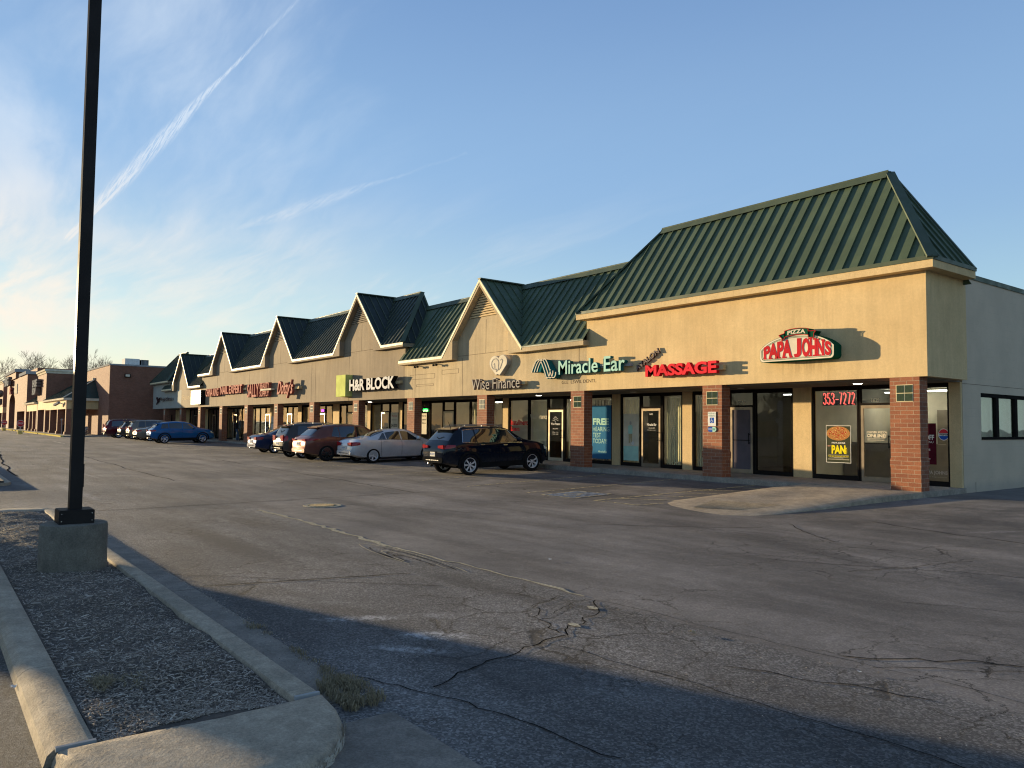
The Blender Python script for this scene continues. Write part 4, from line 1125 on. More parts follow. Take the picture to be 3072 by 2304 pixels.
    for x, y in ((-2.25, 1.34), (-15.75, 1.2), (-30.9, 1.27), (-10.5, 1.24), (-6.0, 1.3)):
        m = MB(); m.lathe([(.0, 2.690), (.085, 2.690), (.11, 2.696), (.12, 2.699)], (x, y, 0), n=20); m.v = [v for v in m.v]
        P(m, 'soffit_light', 'lamp' if x != -10.5 and x != -6.0 else 'white')
    # two flood-lamp brackets under the eave
    for x in (-21.6, -23.3):
        m = MB(); m.bar((x - .12, -.16, 4.22), (x + .12, -.16, 4.22), .03); m.bar((x, 0, 4.25), (x, -.16, 4.22), .03)
        m.lathe([(0, 0), (.055, .01), (.045, .09), (0, .1)], (x - .12, -.24, 4.20), ax='y', n=10); m.lathe([(0, 0), (.055, .01), (.045, .09), (0, .1)], (x + .12, -.24, 4.20), ax='y', n=10)
        P(m, 'eave_floodlight', 'black')
    # outlines left by old signs
    m = MB()
    for (a, b, c, d) in ((-19.9, -21.3, 3.76, 3.95), (-21.9, -24.2, 3.62, 3.84), (-22.0, -23.6, 3.28, 3.36)):
        for (x0, x1, z0, z1) in ((b, a, c, c + .012), (b, a, d, d + .012), (b, b + .02, c, d), (a - .02, a, c, d)): m.box(min(x0, x1), max(x0, x1), -.003, .005, z0, z1)
    P(m, 'sign_ghost', 'joint')
    t = text_mb('GLE  LSWIL DENTL', -12.95, -11.1, 3.02, 3.14, -.001, .002, 0)
    P(t, 'sign_ghost_letters', ['joint', 'joint'])
    for txt, a, b in (('Fenton', -65.6, -61.9),):
        t = text_mb(txt, a, b, 3.45, 3.9, -.001, .003, -.008); P(t, 'sign_ghost_letters', ['ghost', 'ghost'])
    return root

build_strip()
# ------------------------------------------------------------------ wall signs
def P_at(root, mb, name, mat, smooth=False):
    l = root.location; mb.v = [(v[0] - l.x, v[1] - l.y, v[2] - l.z) for v in mb.v]
    return mb.build(name, mat, root, smooth)

def circ(cx, cz, rx, rz, a0, a1, n):
    return [(cx + rx * math.cos(math.radians(a0 + (a1 - a0) * i / n)), cz + rz * math.sin(math.radians(a0 + (a1 - a0) * i / n))) for i in range(n + 1)]

def letters_sign(name, label, txt, x0, x1, z0, z1, depth, bold, face, side, y=-.10, group=None, race=None, **kw):
    r = empty(name, ((x0 + x1) / 2, 0, z0), label=label, cat='wall sign', group=group)
    P_at(r, text_mb(txt, x0, x1, z0, z1, y, depth, bold, **kw), 'letters', [face, side])
    if race:
        m = MB(); m.box(race[0], race[1], y + .002, -.001, race[2], race[3]); P_at(r, m, 'raceway', 'stucco')
    return r

def build_signs():
    # pizza shop sign
    r = empty('wall_sign', (-3.0, 0, 3.28), label='cream and green pizza shop sign with red slab lettering under a green ribbon', cat='wall sign')
    def body(gx, gz, top=3.985):
        xl, xr = -4.16 + gx, -1.95 - gx; zb = 3.285 + gz; zs = 3.63 - gz * .3; R = .10
        pts = circ(xl + R, zb + R, R, R, 270, 180, 5)
        pts += [(xl, zs - .03)]
        n = 24
        for i in range(n + 1):
            t = i / n; a = (1 - abs(2 * t - 1) ** 2.4); pts.append((xl + (xr - xl) * (t if 0 < t < 1 else t), zs + (top - gz - zs) * (1 - abs(2 * t - 1) ** 2.3) ** .82))
        pts += [(xr, zs - .03)] + circ(xr - R, zb + R, R, R, 0, -90, 5)
        return pts
    m = MB(); m.prism(body(0, 0), 'y', -.345, -.001); P_at(r, m, 'sign_cabinet', 'pj_green', 40)
    m = MB(); m.prism(body(.012, .010), 'y', -.352, -.3452); P_at(r, m, 'sign_face', 'cream')
    def ringline(a, b, y0, y1, mat, nm):
        o, i_ = body(a, a * .9), body(b, b * .9); m = MB(); n = len(o)
        for k in range(n):
            j = (k + 1) % n; m.quad((o[k][0], y0, o[k][1]), (o[j][0], y0, o[j][1]), (i_[j][0], y0, i_[j][1]), (i_[k][0], y0, i_[k][1]))
        P_at(r, m, nm, mat)
    ringline(.055, .070, -.3535, 0, 'pj_green', 'outline'); ringline(.085, .097, -.3535, 0, 'pj_green', 'outline')
    def warp(fx, fz):
        top = 3.70 + .175 * (1 - abs(2 * fx - 1) ** 2.2); return 3.365 + fz * (top - 3.365)
    def slab(txt, x0, x1):
        t = text_mb(txt, x0, x1, 0, 1, -.353, .006, .045, 0, 0, 0, warp=lambda fx, fz: warp((x0 + fx * (x1 - x0) + 4.03) / 2.0, fz), space=.93)
        return t
    m = merge(slab('PAPA', -4.03, -3.15), slab('J', -3.10, -2.88), slab('OHN', -2.86, -2.23), slab('S', -2.205, -2.03))
    def wz(x, f): return warp((x + 4.03) / 2.0, f)
    for x0, x1 in ((-4.035, -3.93), (-3.83, -3.76), (-3.68, -3.60), (-3.60, -3.50), (-3.40, -3.32), (-3.22, -3.14), (-2.675, -2.57), (-2.54, -2.44), (-2.425, -2.33), (-2.30, -2.215)):
        m.box(x0, x1, -.3585, -.353, wz(x0, 0), wz(x0, .085))
    for x0, x1 in ((-2.97, -2.88), (-2.675, -2.57), (-2.54, -2.44), (-2.425, -2.36), (-2.30, -2.215)):
        m.box(x0, x1, -.3585, -.353, wz(x0, .915), wz(x0, 1))
    m.box(-2.235, -2.205, -.3585, -.353, wz(-2.2, .86), wz(-2.2, .99))
    P_at(r, m, 'red_letters', 'red')
    def rib(x): return 4.035 + .055 * (1 - ((x + 2.99) / .42) ** 2)
    rb = MB(); ro = MB()
    n = 12; xs = [-3.36 + .70 * i / n for i in range(n + 1)]
    top = [(x, rib(x) + .055) for x in xs]; bot = [(x, rib(x) - .115) for x in xs]
    rb.prism(bot + top[::-1], 'y', -.375, -.10)
    rb.prism([(-3.54, 3.995), (-3.34, 4.045), (-3.34, 3.895), (-3.37, 3.885), (-3.45, 3.835), (-3.44, 3.90)], 'y', -.366, -.10)
    rb.prism([(-2.68, 4.045), (-2.44, 4.03), (-2.50, 3.97), (-2.50, 3.86), (-2.68, 3.875)], 'y', -.366, -.10)
    P_at(r, rb, 'ribbon', 'pj_green')
    for pts in (bot + top[::-1], [(-3.54, 3.995), (-3.36, 4.04), (-3.36, 3.90), (-3.45, 3.835), (-3.44, 3.90)], [(-2.66, 4.04), (-2.44, 4.03), (-2.50, 3.97), (-2.50, 3.86), (-2.66, 3.87)]):
        for a, b in zip(pts, pts[1:] + pts[:1]): ro.bar((a[0], -.378, a[1]), (b[0], -.378, b[1]), .012, .014)
    P_at(r, ro, 'ribbon_edge', 'red')
    P_at(r, text_mb('PIZZA', -3.27, -2.74, 0, 1, -.376, .005, .03, 0, 0, 0, warp=lambda fx, fz: rib(-3.27 + .53 * fx) - .085 + fz * .11), 'ribbon_letters', 'cream')
    # massage sign
    letters_sign('wall_sign', 'red block letters reading MASSAGE beside the grey slanted word', 'MASSAGE', -8.50, -5.68, 3.08, 3.455, .14, .04, 'massage', 'massage_side', y=-.16, race=(-8.0, -5.55, 3.18, 3.32))
    letters_sign('wall_sign', 'small grey slanted letters reading AVALON above the red MASSAGE letters', 'AVALON', -9.20, -8.06, 3.585, 3.775, .06, .022, 'wf_side', 'letter_dark', y=-.02, rot=(-8.6, 3.665, rad(29)))
    # hearing aid shop sign
    r = empty('wall_sign', (-11.8, 0, 3.3), label='mint green hearing shop letters with a looping line emblem at their left', cat='wall sign')
    P_at(r, text_mb('Miracle', -12.80, -10.72, 3.345, 3.86, -.14, .16, .012), 'letters', ['mint', 'teal'])
    P_at(r, text_mb('Ear', -10.42, -9.42, 3.34, 3.87, -.14, .16, .012), 'letters', ['mint', 'teal'])
    m = MB(); m.box(-10.66, -10.50, -.24, -.14, 3.55, 3.60); m.box(-12.6, -9.32, -.14, -.001, 3.50, 3.60); P_at(r, m, 'raceway', 'lightgrey')
    def wave(off, sc=1.0):
        pts = []
        for i in range(13): t = i / 12; pts.append((-14.32 + off + .42 * t, 3.50 + .47 * (1 - (1 - t) ** 2.2)))
        pts += [(-13.90 + off + .10 * math.sin(a), 3.94 + .035 * math.cos(a)) for a in (.4, .9)]
        for i in range(13): t = i / 12; pts.append((-13.80 + off + .36 * t, 3.93 - .66 * t ** 1.25))
        for i in range(1, 9): t = i / 8; pts.append((-13.44 + off + .22 * math.sin(t * 1.57), 3.27 - .05 * math.sin(t * 3.14) + .30 * (1 - math.cos(t * 1.57)) * (1 - off * 1.2)))
        return pts
    bb = MB(); fb = MB()
    for o in (0, .16, .32):
        w = wave(o)
        for a, b in zip(w, w[1:]):
            bb.bar((a[0], -.20, a[1]), (b[0], -.20, b[1]), .10, .26, up=(0, 1, 0)); 
            fb.bar((a[0], -.335, a[1]), (b[0], -.335, b[1]), .035, .014, up=(0, 1, 0))
    bb2 = MB(); bb2.prism([(-14.33, 3.50), (-14.05, 3.93), (-13.70, 3.98), (-13.5, 3.95), (-13.02, 3.36), (-12.95, 3.45), (-12.93, 3.33), (-13.0, 3.24), (-13.4, 3.22), (-13.52, 3.3), (-13.72, 3.7), (-13.80, 3.50)], 'y', -.32, -.06)
    P_at(r, bb2, 'emblem_body', 'teal'); P_at(r, fb, 'emblem_lines', 'cream')
    # loan office signs
    r = empty('wall_sign', (-16.7, 0, 3.5), label='cream heart shaped emblem with a curly W above grey letters', cat='wall sign')
    def heart(s):
        cx, cz = -16.66, 3.93; pts = []
        pts += circ(cx - .27 * s, cz + .10 * s, .36 * s, .30 * s, 205, 35, 14); pts += circ(cx + .28 * s, cz + .12 * s, .34 * s, .29 * s, 140, -30, 14)
        pts += [(cx + .42 * s, cz - .16 * s), (cx + .22 * s, cz - .34 * s), (cx + .10 * s, cz - .43 * s), (cx - .02 * s, cz - .38 * s), (cx - .16 * s, cz - .42 * s), (cx - .36 * s, cz - .25 * s), (cx - .55 * s, cz - .10 * s)]
        return pts
    m = MB(); m.prism(heart(1.0), 'y', -.20, -.001); P_at(r, m, 'emblem_body', 'wf_grey')
    m = MB(); m.prism(heart(.95), 'y', -.212, -.201); P_at(r, m, 'emblem_face', 'cream')
    pts = circ(-16.86, 4.0, .24, .20, -40, 250, 14)[::-1]
    cur = [(-16.98, 3.95), (-16.92, 4.0), (-16.90, 3.80)] ; loop = circ(-16.88, 3.99, .25, .21, 200, -20, 12) + [(-16.64, 3.72), (-16.52, 3.80), (-16.40, 4.02), (-16.36, 4.10), (-16.44, 4.16), (-16.52, 4.12)]
    low = circ(-16.88, 3.97, .25, .21, 200, 285, 5) + [(-16.78, 3.66), (-16.64, 3.78)]
    m = MB()
    for pl in (cur, loop, low):
        for a, b in zip(pl, pl[1:]): m.bar((a[0], -.216, a[1]), (b[0], -.216, b[1]), .04, .012, up=(0, 1, 0))
    P_at(r, m, 'emblem_script', 'wf_grey')
    letters_sign('wall_sign', 'thin grey letters reading Wise Finance below the heart shaped emblem', 'Wise Finance', -18.45, -15.12, 2.95, 3.40, .14, -.004, 'wf_grey', 'wf_side', y=-.16, race=(-17.2, -14.95, 3.08, 3.20))
    # tax office
    r = empty('wall_sign', (-31.2, 0, 2.95), label='yellow green square panel left of the white H&R letters', cat='wall sign')
    m = MB(); m.box(-31.75, -30.55, -.42, -.001, 2.96, 4.16); P_at(r, m, 'square_panel', 'lime', 30)
    letters_sign('wall_sign', 'bold white letters reading H&R BLOCK right of the yellow green square', 'H&R BLOCK', -30.10, -25.05, 3.23, 3.86, .26, .035, 'white', 'frame', y=-.14, race=(-30.5, -24.9, 3.48, 3.62))
    # script sign
    letters_sign('wall_sign', 'pink and cream slanted script letters reading Dottys on a bracket', "Dotty's", -40.9, -38.2, 3.05, 4.22, .16, .015, 'pink', 'maroon_side', y=-.24, race=(-38.6, -37.6, 3.62, 3.78), shear=.35)
    # beauty supply
    r = empty('wall_sign', (-44.8, 0, 3.2), label='tall pink letters reading SALLY with two smaller words and a cream bar', cat='wall sign')
    P_at(r, text_mb('SALLY', -47.0, -44.6, 3.26, 4.20, -.12, .20, .01), 'letters', ['pink', 'maroon_side'])
    P_at(r, text_mb('BEAUTY', -44.4, -42.6, 3.80, 4.20, -.12, .20, .015), 'letters', ['pink', 'maroon_side'])
    P_at(r, text_mb('SUPPLY', -44.4, -42.6, 3.26, 3.64, -.12, .20, .015), 'letters', ['pink', 'maroon_side'])
    m = MB(); m.box(-44.2, -42.1, -.36, -.33, 3.66, 3.78); m.box(-44.2, -42.1, -.33, -.12, 3.67, 3.77); P_at(r, m, 'cream_bar', 'cream')
    letters_sign('wall_sign', 'pink letters reading NAIL EXPERT between CHINA KING and the tall SALLY letters', 'NAIL EXPERT', -53.4, -48.25, 3.64, 4.27, .18, .02, 'pink', 'maroon_side', y=-.12, race=(-53, -47.9, 3.85, 4.0))
    letters_sign('wall_sign', 'pink letters reading CHINA KING right of the blank cream sign box', 'CHINA KING', -57.3, -53.9, 3.55, 4.18, .18, .02, 'pink', 'maroon_side', y=-.12)
    r = empty('wall_sign', (-59.85, 0, 2.95), label='blank cream sign box with faint faded lettering', cat='wall sign')
    m = MB(); m.box(-61.3, -58.4, -.38, -.001, 2.96, 4.15); P_at(r, m, 'sign_cabinet', 'frame')
    m = MB(); m.box(-61.29, -58.41, -.40, -.381, 2.97, 4.14); P_at(r, m, 'sign_face', 'cream_gloss')
    r = empty('wall_sign', (-71.4, 0, 3.3), label='small violet grey letters on the pale stucco at the far end of the strip', cat='wall sign')
    P_at(r, text_mb('Physicians', -73.2, -68.7, 3.38, 3.84, -.08, .10, .01), 'letters', ['letter_dark', 'wf_grey'])
    m = MB()
    for a, b in (((-74.9, 3.85), (-74.4, 3.5)), ((-74.5, 3.85), (-74.2, 3.65)), ((-74.8, 3.2), (-74.0, 3.6)), ((-74.1, 3.4), (-73.6, 3.8))): m.bar((a[0], -.12, a[1]), (b[0], -.12, b[1]), .12, .08, up=(0, 1, 0))
    P_at(r, m, 'emblem', 'letter_dark')

    # signs on the reserved parking column
    r = empty('parking_sign', (-6.07, -.02, 1.5), label='white reserved parking sign with blue wheelchair square on the brick column', cat='sign')
    m = MB(); m.prism([(-6.215, 1.51), (-5.925, 1.51), (-5.925, 1.94), (-6.215, 1.94)], 'y', -.022, -.016); P_at(r, m, 'sign_plate', 'white')
    P_at(r, text_mb('RESERVED', -6.195, -5.945, 1.865, 1.915, -.023, 0), 'lettering', 'sign_green_small'); P_at(r, text_mb('PARKING', -6.19, -5.95, 1.795, 1.845, -.023, 0), 'lettering', 'sign_green_small')
    m = MB(); m.box(-6.145, -5.995, -.0245, -.0222, 1.60, 1.765); P_at(r, m, 'blue_square', 'sign_blue')
    m = MB(); cc = circ(-6.075, 1.655, .034, .034, 120, 380, 10)
    for a, b in zip(cc, cc[1:]): m.bar((a[0], -.0255, a[1]), (b[0], -.0255, b[1]), .009, .002, up=(0, 1, 0))
    for a, b in (((-6.085, 1.73), (-6.08, 1.68)), ((-6.08, 1.68), (-6.045, 1.675)), ((-6.045, 1.675), (-6.03, 1.63))): m.bar((a[0], -.0255, a[1]), (b[0], -.0255, b[1]), .012, .002, up=(0, 1, 0))
    m.lathe([(0, 0), (.010, 0)], (-6.087, -.0256, 1.742), ax='y', n=8); P_at(r, m, 'wheelchair_symbol', 'white')
    r = empty('fine_sign', (-6.07, -.02, 1.33), label='small blue and green fine plate below the reserved parking sign', cat='sign')
    m = MB(); m.prism(circ(-6.15, 1.415, .075, .075, 270, 90, 8) + [(-6.05, 1.49), (-6.05, 1.34)], 'y', -.022, -.016); P_at(r, m, 'sign_plate', 'sign_blue')
    m = MB(); m.prism([(-6.05, 1.34), (-6.05, 1.49)] + circ(-5.985, 1.415, .075, .075, 90, -90, 8), 'y', -.024, -.018); P_at(r, m, 'sign_plate', 'mint')
    P_at(r, text_mb('$250', -6.20, -6.07, 1.385, 1.445, -.023, 0), 'lettering', 'white'); P_at(r, text_mb('FINE', -6.035, -5.945, 1.385, 1.445, -.025, 0), 'lettering', 'sign_green_small')

    # window graphics; each is stuck to the outside or inside of a pane
    y = 2.285
    r = empty('pizza_poster', (-3.37, y, .48), label='black poster with pepperoni pizza and yellow PAN lettering in the corner shop window', cat='poster')
    m = MB(); m.box(-3.75, -2.99, y - .003, y + .004, .485, 1.565); P_at(r, m, 'poster_edge', 'white')
    m = MB(); m.box(-3.735, -3.005, y - .0045, y - .0032, .50, 1.55); P_at(r, m, 'poster_sheet', 'poster_dark')
    m = MB(); c = [(x, z) for x, z in circ(-3.37, 1.335, .36, .205, 0, 360, 36)[:-1]]; m.prism(c, 'y', -.0 + y - .0055, y - .0046); P_at(r, m, 'pizza_crust', 'pan_crust')
    m = MB()
    for k in range(46):
        a = R_.uniform(0, 6.28); q = math.sqrt(R_.random()) * .9; x = -3.37 + .34 * q * math.cos(a); z = 1.335 + .19 * q * math.sin(a); s = R_.uniform(.018, .032)
        m.add([(x + s * math.cos(t), y - .0062 - k * 1e-5, z + s * .62 * math.sin(t)) for t in [i * .785 for i in range(8)]], [tuple(range(8))])
    P_at(r, m, 'pizza_topping', 'pepperoni')
    m = MB()
    for k in range(60):
        a = R_.uniform(0, 6.28); q = math.sqrt(R_.random()) * .95; x = -3.37 + .34 * q * math.cos(a); z = 1.335 + .19 * q * math.sin(a); s = R_.uniform(.008, .018)
        m.add([(x + s * math.cos(t), y - .0066 - k * 1e-5, z + s * .6 * math.sin(t)) for t in [i * 1.05 for i in range(6)]], [tuple(range(6))])
    P_at(r, m, 'pizza_cheese', 'cheese')
    yy = y - .006
    P_at(r, text_mb('PAPA JOHNS', -3.57, -3.16, 1.025, 1.085, yy, 0, .03), 'lettering', 'white'); P_at(r, text_mb('NEW', -3.70, -3.60, .95, .99, yy, 0, .02), 'lettering', 'pink')
    P_at(r, text_mb('PAN', -3.58, -3.15, .745, .995, yy, 0, .05), 'lettering', 'pan_yellow'); P_at(r, text_mb('PIZZA', -3.205, -3.015, .835, .88, yy, 0, .02, rot=(-3.11, .84, rad(90))), 'lettering', 'pan_yellow')
    P_at(r, text_mb('THE NEW STANDARD FOR PAN', -3.68, -3.06, .655, .69, yy, 0, .01), 'lettering', 'pan_yellow')
    m = MB()
    for z, a, b in ((.705, -3.68, -3.06), (.638, -3.66, -3.08), (.622, -3.5, -3.22), (.59, -3.7, -3.04), (.575, -3.7, -3.04)): m.box(a, b, yy - .0006, yy - .0001, z, z + .006)
    P_at(r, m, 'fine_print', 'cream')
    # neon phone number: single bent tubes
    r = empty('neon_sign', (-3.37, 2.33, 2.17), label='red neon phone number glowing at the top of the corner shop window', cat='neon sign')
    G = {'3': [(0, .8), (.1, .97), (.5, 1), (.85, .9), (.85, .65), (.45, .53), (.9, .4), (.9, .12), (.5, 0), (.1, .03), (0, .2)], '5': [(.85, 1), (.1, 1), (.08, .55), (.5, .62), (.9, .45), (.88, .12), (.5, 0), (.08, .05), (0, .2)],
         '7': [(0, 1), (.9, 1), (.35, 0)], '2': [(0, .8), (.15, .97), (.5, 1), (.88, .88), (.85, .62), (.05, 0), (.95, 0)], '-': [(.0, .42), (1, .42)]}
    m = MB(); x = -3.86
    for ch in '353-7272':
        for dx, dz in ((0, 0), (.018, -.012)):
            m.tube([(x + dx + .085 * a, 2.345, 2.19 + dz + .33 * b) for a, b in G[ch]], .0055, 5)
        x += .127 if ch != '-' else .115
    P_at(r, m, 'neon_tube', 'red_neon')
    m = MB(); m.box(-3.90, -2.86, 2.37, 2.375, 2.15, 2.54); m.bar((-3.6, 2.37, 2.54), (-3.62, 2.4, 2.68), .012); m.bar((-3.1, 2.37, 2.54), (-3.08, 2.4, 2.68), .012); P_at(r, m, 'backing_panel', 'glass_dark')
    def sheet(name, label, cat, x0, x1, z0, z1, mat, lines=(), mat2='white', yv=2.285, group=None):
        r = empty(name, ((x0 + x1) / 2, yv, z0), label=label, cat=cat, group=group)
        if mat: m = MB(); m.box(x0, x1, yv - .002, yv + .003, z0, z1); P_at(r, m, 'sheet', mat)
        for L in lines: P_at(r, text_mb(L[0], L[1], L[2], L[3], L[4], yv - .0035, 0, L[5] if len(L) > 5 else 0), 'lettering', L[6] if len(L) > 6 else mat2)
        return r
    sheet('door_lettering', 'white ORDER PIZZA ONLINE lettering on the glass door beside the corner column', 'lettering', -2.52, -1.92, 1.15, 1.42, None,
          (('ORDER PIZZA', -2.5, -1.93, 1.355, 1.41, .02), ('ONLINE!', -2.5, -1.95, 1.24, 1.335, .04), ('www.papajohns.com', -2.5, -1.99, 1.195, 1.225), ('ORDENA EN ESPANOL', -2.5, -2.0, 1.15, 1.18)), 'cream', 2.262)
    sheet('house_number', 'black house number 1639 on the transom over the corner shop door', 'number', -2.38, -2.16, 2.23, 2.33, None, (('1639', -2.37, -2.15, 2.235, 2.325, .02),), 'cream', 2.294)
    sheet('house_number', 'house number 1637 on the transom over the purple filmed door', 'number', -6.82, -6.55, 2.26, 2.36, None, (('1637', -6.82, -6.55, 2.26, 2.35, .01),), 'cream', 2.294)
    sheet('discount_poster', 'maroon discount poster behind the glass right of the corner column', 'poster', -1.25, -.65, .56, 1.64, 'poster_maroon', (('50% OFF', -1.2, -.70, 1.20, 1.34, .03), ('ALL MENU', -1.1, -.72, 1.12, 1.17), ('ONLINE', -1.1, -.80, .92, .97), ('ORDER NOW', -1.1, -.80, .68, .72)))
    sheet('shop_decal', 'faint white shop logo low on the pane right of the corner column', 'decal', -1.0, -.36, .18, .45, None, (('PAPA JOHNS', -1.0, -.38, .28, .40, .03), ('Better Ingredients', -1.0, -.4, .22, .25)), 'wf_grey')
    r = empty('drink_sticker', (-.45, 2.28, 1.35), label='round red white and blue drink sticker on the pane next to the corner pier', cat='sticker')
    for nm, mt, a0, a1, dy in (('white_disc', 'white', 0, 360, 0), ('red_half', 'massage', 15, 165, -.001), ('blue_half', 'sign_blue', 195, 345, -.001)):
        m = MB(); m.prism(circ(-.46, 1.35, .135 if dy == 0 else .12, .155 if dy == 0 else .14, a0, a1, 20), 'y', 2.281 + dy * 2, 2.284 + dy); P_at(r, m, nm, mt)
    P_at(r, text_mb('PEPSI', -.56, -.36, 1.325, 1.375, 2.278, 0, .03), 'lettering', 'black')
    sheet('blue_banner', 'blue FREE HEARING TEST TODAY banner filling the window right of the third brick column', 'banner', -13.80, -12.64, .20, 2.28, 'poster_blue',
          (('FREE', -13.66, -12.76, 1.52, 1.78, .04, 'mint'), ('HEARING', -13.66, -12.74, 1.27, 1.45, 0, 'mint'), ('TEST', -13.66, -13.2, 1.03, 1.21, 0, 'mint'), ('TODAY!', -13.66, -12.86, .80, .98, 0, 'mint'), ('Miracle-Ear', -13.35, -12.86, .44, .52, 0, 'mint')), yv=2.272)
    fam = sheet('family_poster', 'pale yellow and blue poster with a standing figure left of the hearing shop door', 'poster', -11.98, -11.2, .20, 1.95, 'cream',
          (('Connect', -11.85, -11.25, .52, .62, .02, 'white'),), yv=2.272)
    m = MB(); m.box(-11.97, -11.21, 2.264, 2.269, .20, .74); P_at(fam, m, 'blue_panel', 'mint')
    fig = MB(); fx = -11.62
    fig.prism(circ(fx, 1.60, .05, .07, 0, 360, 12)[:-1], 'y', 2.262, 2.268, 1)
    fig.prism([(fx - .10, 1.20), (fx + .10, 1.20), (fx + .10, 1.50), (fx + .03, 1.53), (fx - .03, 1.53), (fx - .12, 1.48)], 'y', 2.262, 2.268, 0)
    fig.prism([(fx - .08, .86), (fx - .02, .86), (fx, 1.1), (fx + .03, .86), (fx + .08, .86), (fx + .09, 1.199), (fx - .09, 1.199)], 'y', 2.262, 2.268, 2)
    fig.prism(circ(fx + .13, .85, .075, .075, 0, 360, 12)[:-1], 'y', 2.258, 2.2615, 3)
    P_at(fam, fig, 'printed_figure', ['mint', 'wf_grey', 'sign_ghost_tan', 'white'])
    sheet('door_lettering', 'white 1635 and shop name lettering on the dark hearing shop door', 'lettering', -10.95, -10.3, 1.4, 2.0, None,
          (('1635', -10.66, -10.50, 1.90, 1.96, .01), ('Miracle-Ear', -10.78, -10.32, 1.50, 1.60, .02), ('309-353-7497', -10.7, -10.4, 1.40, 1.44), ('www.miracle-ear.com', -10.78, -10.36, 1.34, 1.365)), 'white', 2.262)
    sheet('window_lettering', 'red Installment Loans lettering on the pane right of the narrow tan pier', 'lettering', -19.05, -17.8, 1.25, 1.75, None,
          (('Installment', -19.03, -17.82, 1.48, 1.72, .02), ('Loans', -19.03, -18.40, 1.22, 1.42, .02)), 'massage', 2.288)
    sheet('window_lettering', 'cream Wise Finance lettering on the loan office pane left of its door', 'lettering', -17.6, -16.5, 1.75, 2.0, None, (('Wise Finance', -17.64, -16.50, 1.76, 1.96, .01),), 'cream', 2.288)
    sheet('door_lettering', 'white Wise Finance lettering with a small sun on the dark loan office door', 'lettering', -16.2, -15.6, 1.1, 1.9, None,
          (('Wise Finance', -16.22, -15.62, 1.50, 1.60, .01), ('309 353 9696', -16.1, -15.75, 1.32, 1.37), ('Mon - Fri', -16.1, -15.75, 1.18, 1.22), ('9:00 - 5:00', -16.1, -15.75, 1.10, 1.14)), 'white', 2.262)
    m = MB()
    for k in range(7):
        a = rad(180 * k / 6); m.bar((-15.92 + .10 * math.cos(a), 2.258, 1.70 + .09 * math.sin(a)), (-15.92 + .18 * math.cos(a), 2.258, 1.70 + .17 * math.sin(a)), .012, .002, up=(0, 1, 0))
    cc = circ(-15.92, 1.70, .06, .05, 0, 300, 10)
    for a, b in zip(cc, cc[1:]): m.bar((a[0], 2.258, a[1]), (b[0], 2.258, b[1]), .012, .002, up=(0, 1, 0))
    tag(m.build('door_emblem', 'white'), 'white line drawing of a rising sun on the loan office door', 'decal')
    sheet('paper_notice', 'tall tan paper notice with a black band left of the OPEN window post', 'notice', -26.85, -26.35, .95, 2.05, 'cream', (('Need Tax', -26.83, -26.4, 1.88, 1.96, .02, 'black'), ('options?', -26.83, -26.4, 1.66, 1.76, .02, 'black'), ('Ask us', -26.83, -26.45, 1.50, 1.58, .02, 'black')), yv=2.28)
    sheet('paper_notice', 'tall cream notice reading $4,000 right of the tax office door', 'notice', -30.25, -29.42, .75, 2.12, 'cream', (('Refund', -30.1, -29.55, 1.88, 1.98, 0, 'massage_side'), ('Advance up to', -30.15, -29.5, 1.66, 1.74, 0, 'black'), ('$4,000', -30.18, -29.48, 1.28, 1.48, .02, 'black'), ('with no fees', -30.1, -29.55, 1.06, 1.13, 0, 'black'), ('ask how', -30.0, -29.65, .92, .98, 0, 'black')), yv=2.27)
    sheet('open_sign', 'small green lit OPEN sign in the window right of the dark red column', 'neon sign', -26.7, -26.3, 2.1, 2.3, 'frame', (('OPEN', -26.72, -26.22, 2.14, 2.30, .03, 'green_neon'),), yv=2.27)
    sheet('lit_sign', 'small violet lit sign behind the far column', 'neon sign', -39.9, -39.4, 2.05, 2.4, 'frame', (('OPEN', -39.88, -39.42, 2.24, 2.38, .05, 'purple_neon'), ('24', -39.8, -39.5, 2.08, 2.2, .05, 'purple_neon')), yv=2.27)
    sheet('oval_poster', 'white oval poster on the tan wall left of the eighth column', 'poster', -49.0, -48.45, .95, 1.95, 'white', (('SALE', -48.95, -48.5, 1.4, 1.55, .03, 'sign_green_small'),), yv=2.22)

M_['pan_crust'] = plain('pizza_crust', (.42, .20, .07), .7, sc=30, var=.3)
M_['pepperoni'] = plain('pepperoni', (.38, .05, .03), .6)
M_['cheese'] = plain('cheese', (.62, .40, .18), .6)
M_['sign_ghost_tan'] = plain('printed_tan', (.45, .36, .2), .7)
build_signs()
# ------------------------------------------------------------------ vehicles
def pchip(pts):
    xs = [p[0] for p in pts]; ys = [p[1] for p in pts]; n = len(xs)
    h = [xs[i + 1] - xs[i] for i in range(n - 1)]; dl = [(ys[i + 1] - ys[i]) / h[i] for i in range(n - 1)]
    m = [dl[0]] + [0 if dl[i - 1] * dl[i] <= 0 else 2 * dl[i - 1] * dl[i] / (dl[i - 1] + dl[i]) for i in range(1, n - 1)] + [dl[-1]]
    def f(x):
        x = min(max(x, xs[0]), xs[-1]); i = 0
        while i < n - 2 and x > xs[i + 1]: i += 1
        t = (x - xs[i]) / h[i]
        return ys[i] * (1 + 2 * t) * (1 - t) ** 2 + m[i] * h[i] * t * (1 - t) ** 2 + ys[i + 1] * t * t * (3 - 2 * t) + m[i + 1] * h[i] * t * t * (t - 1)
    return f

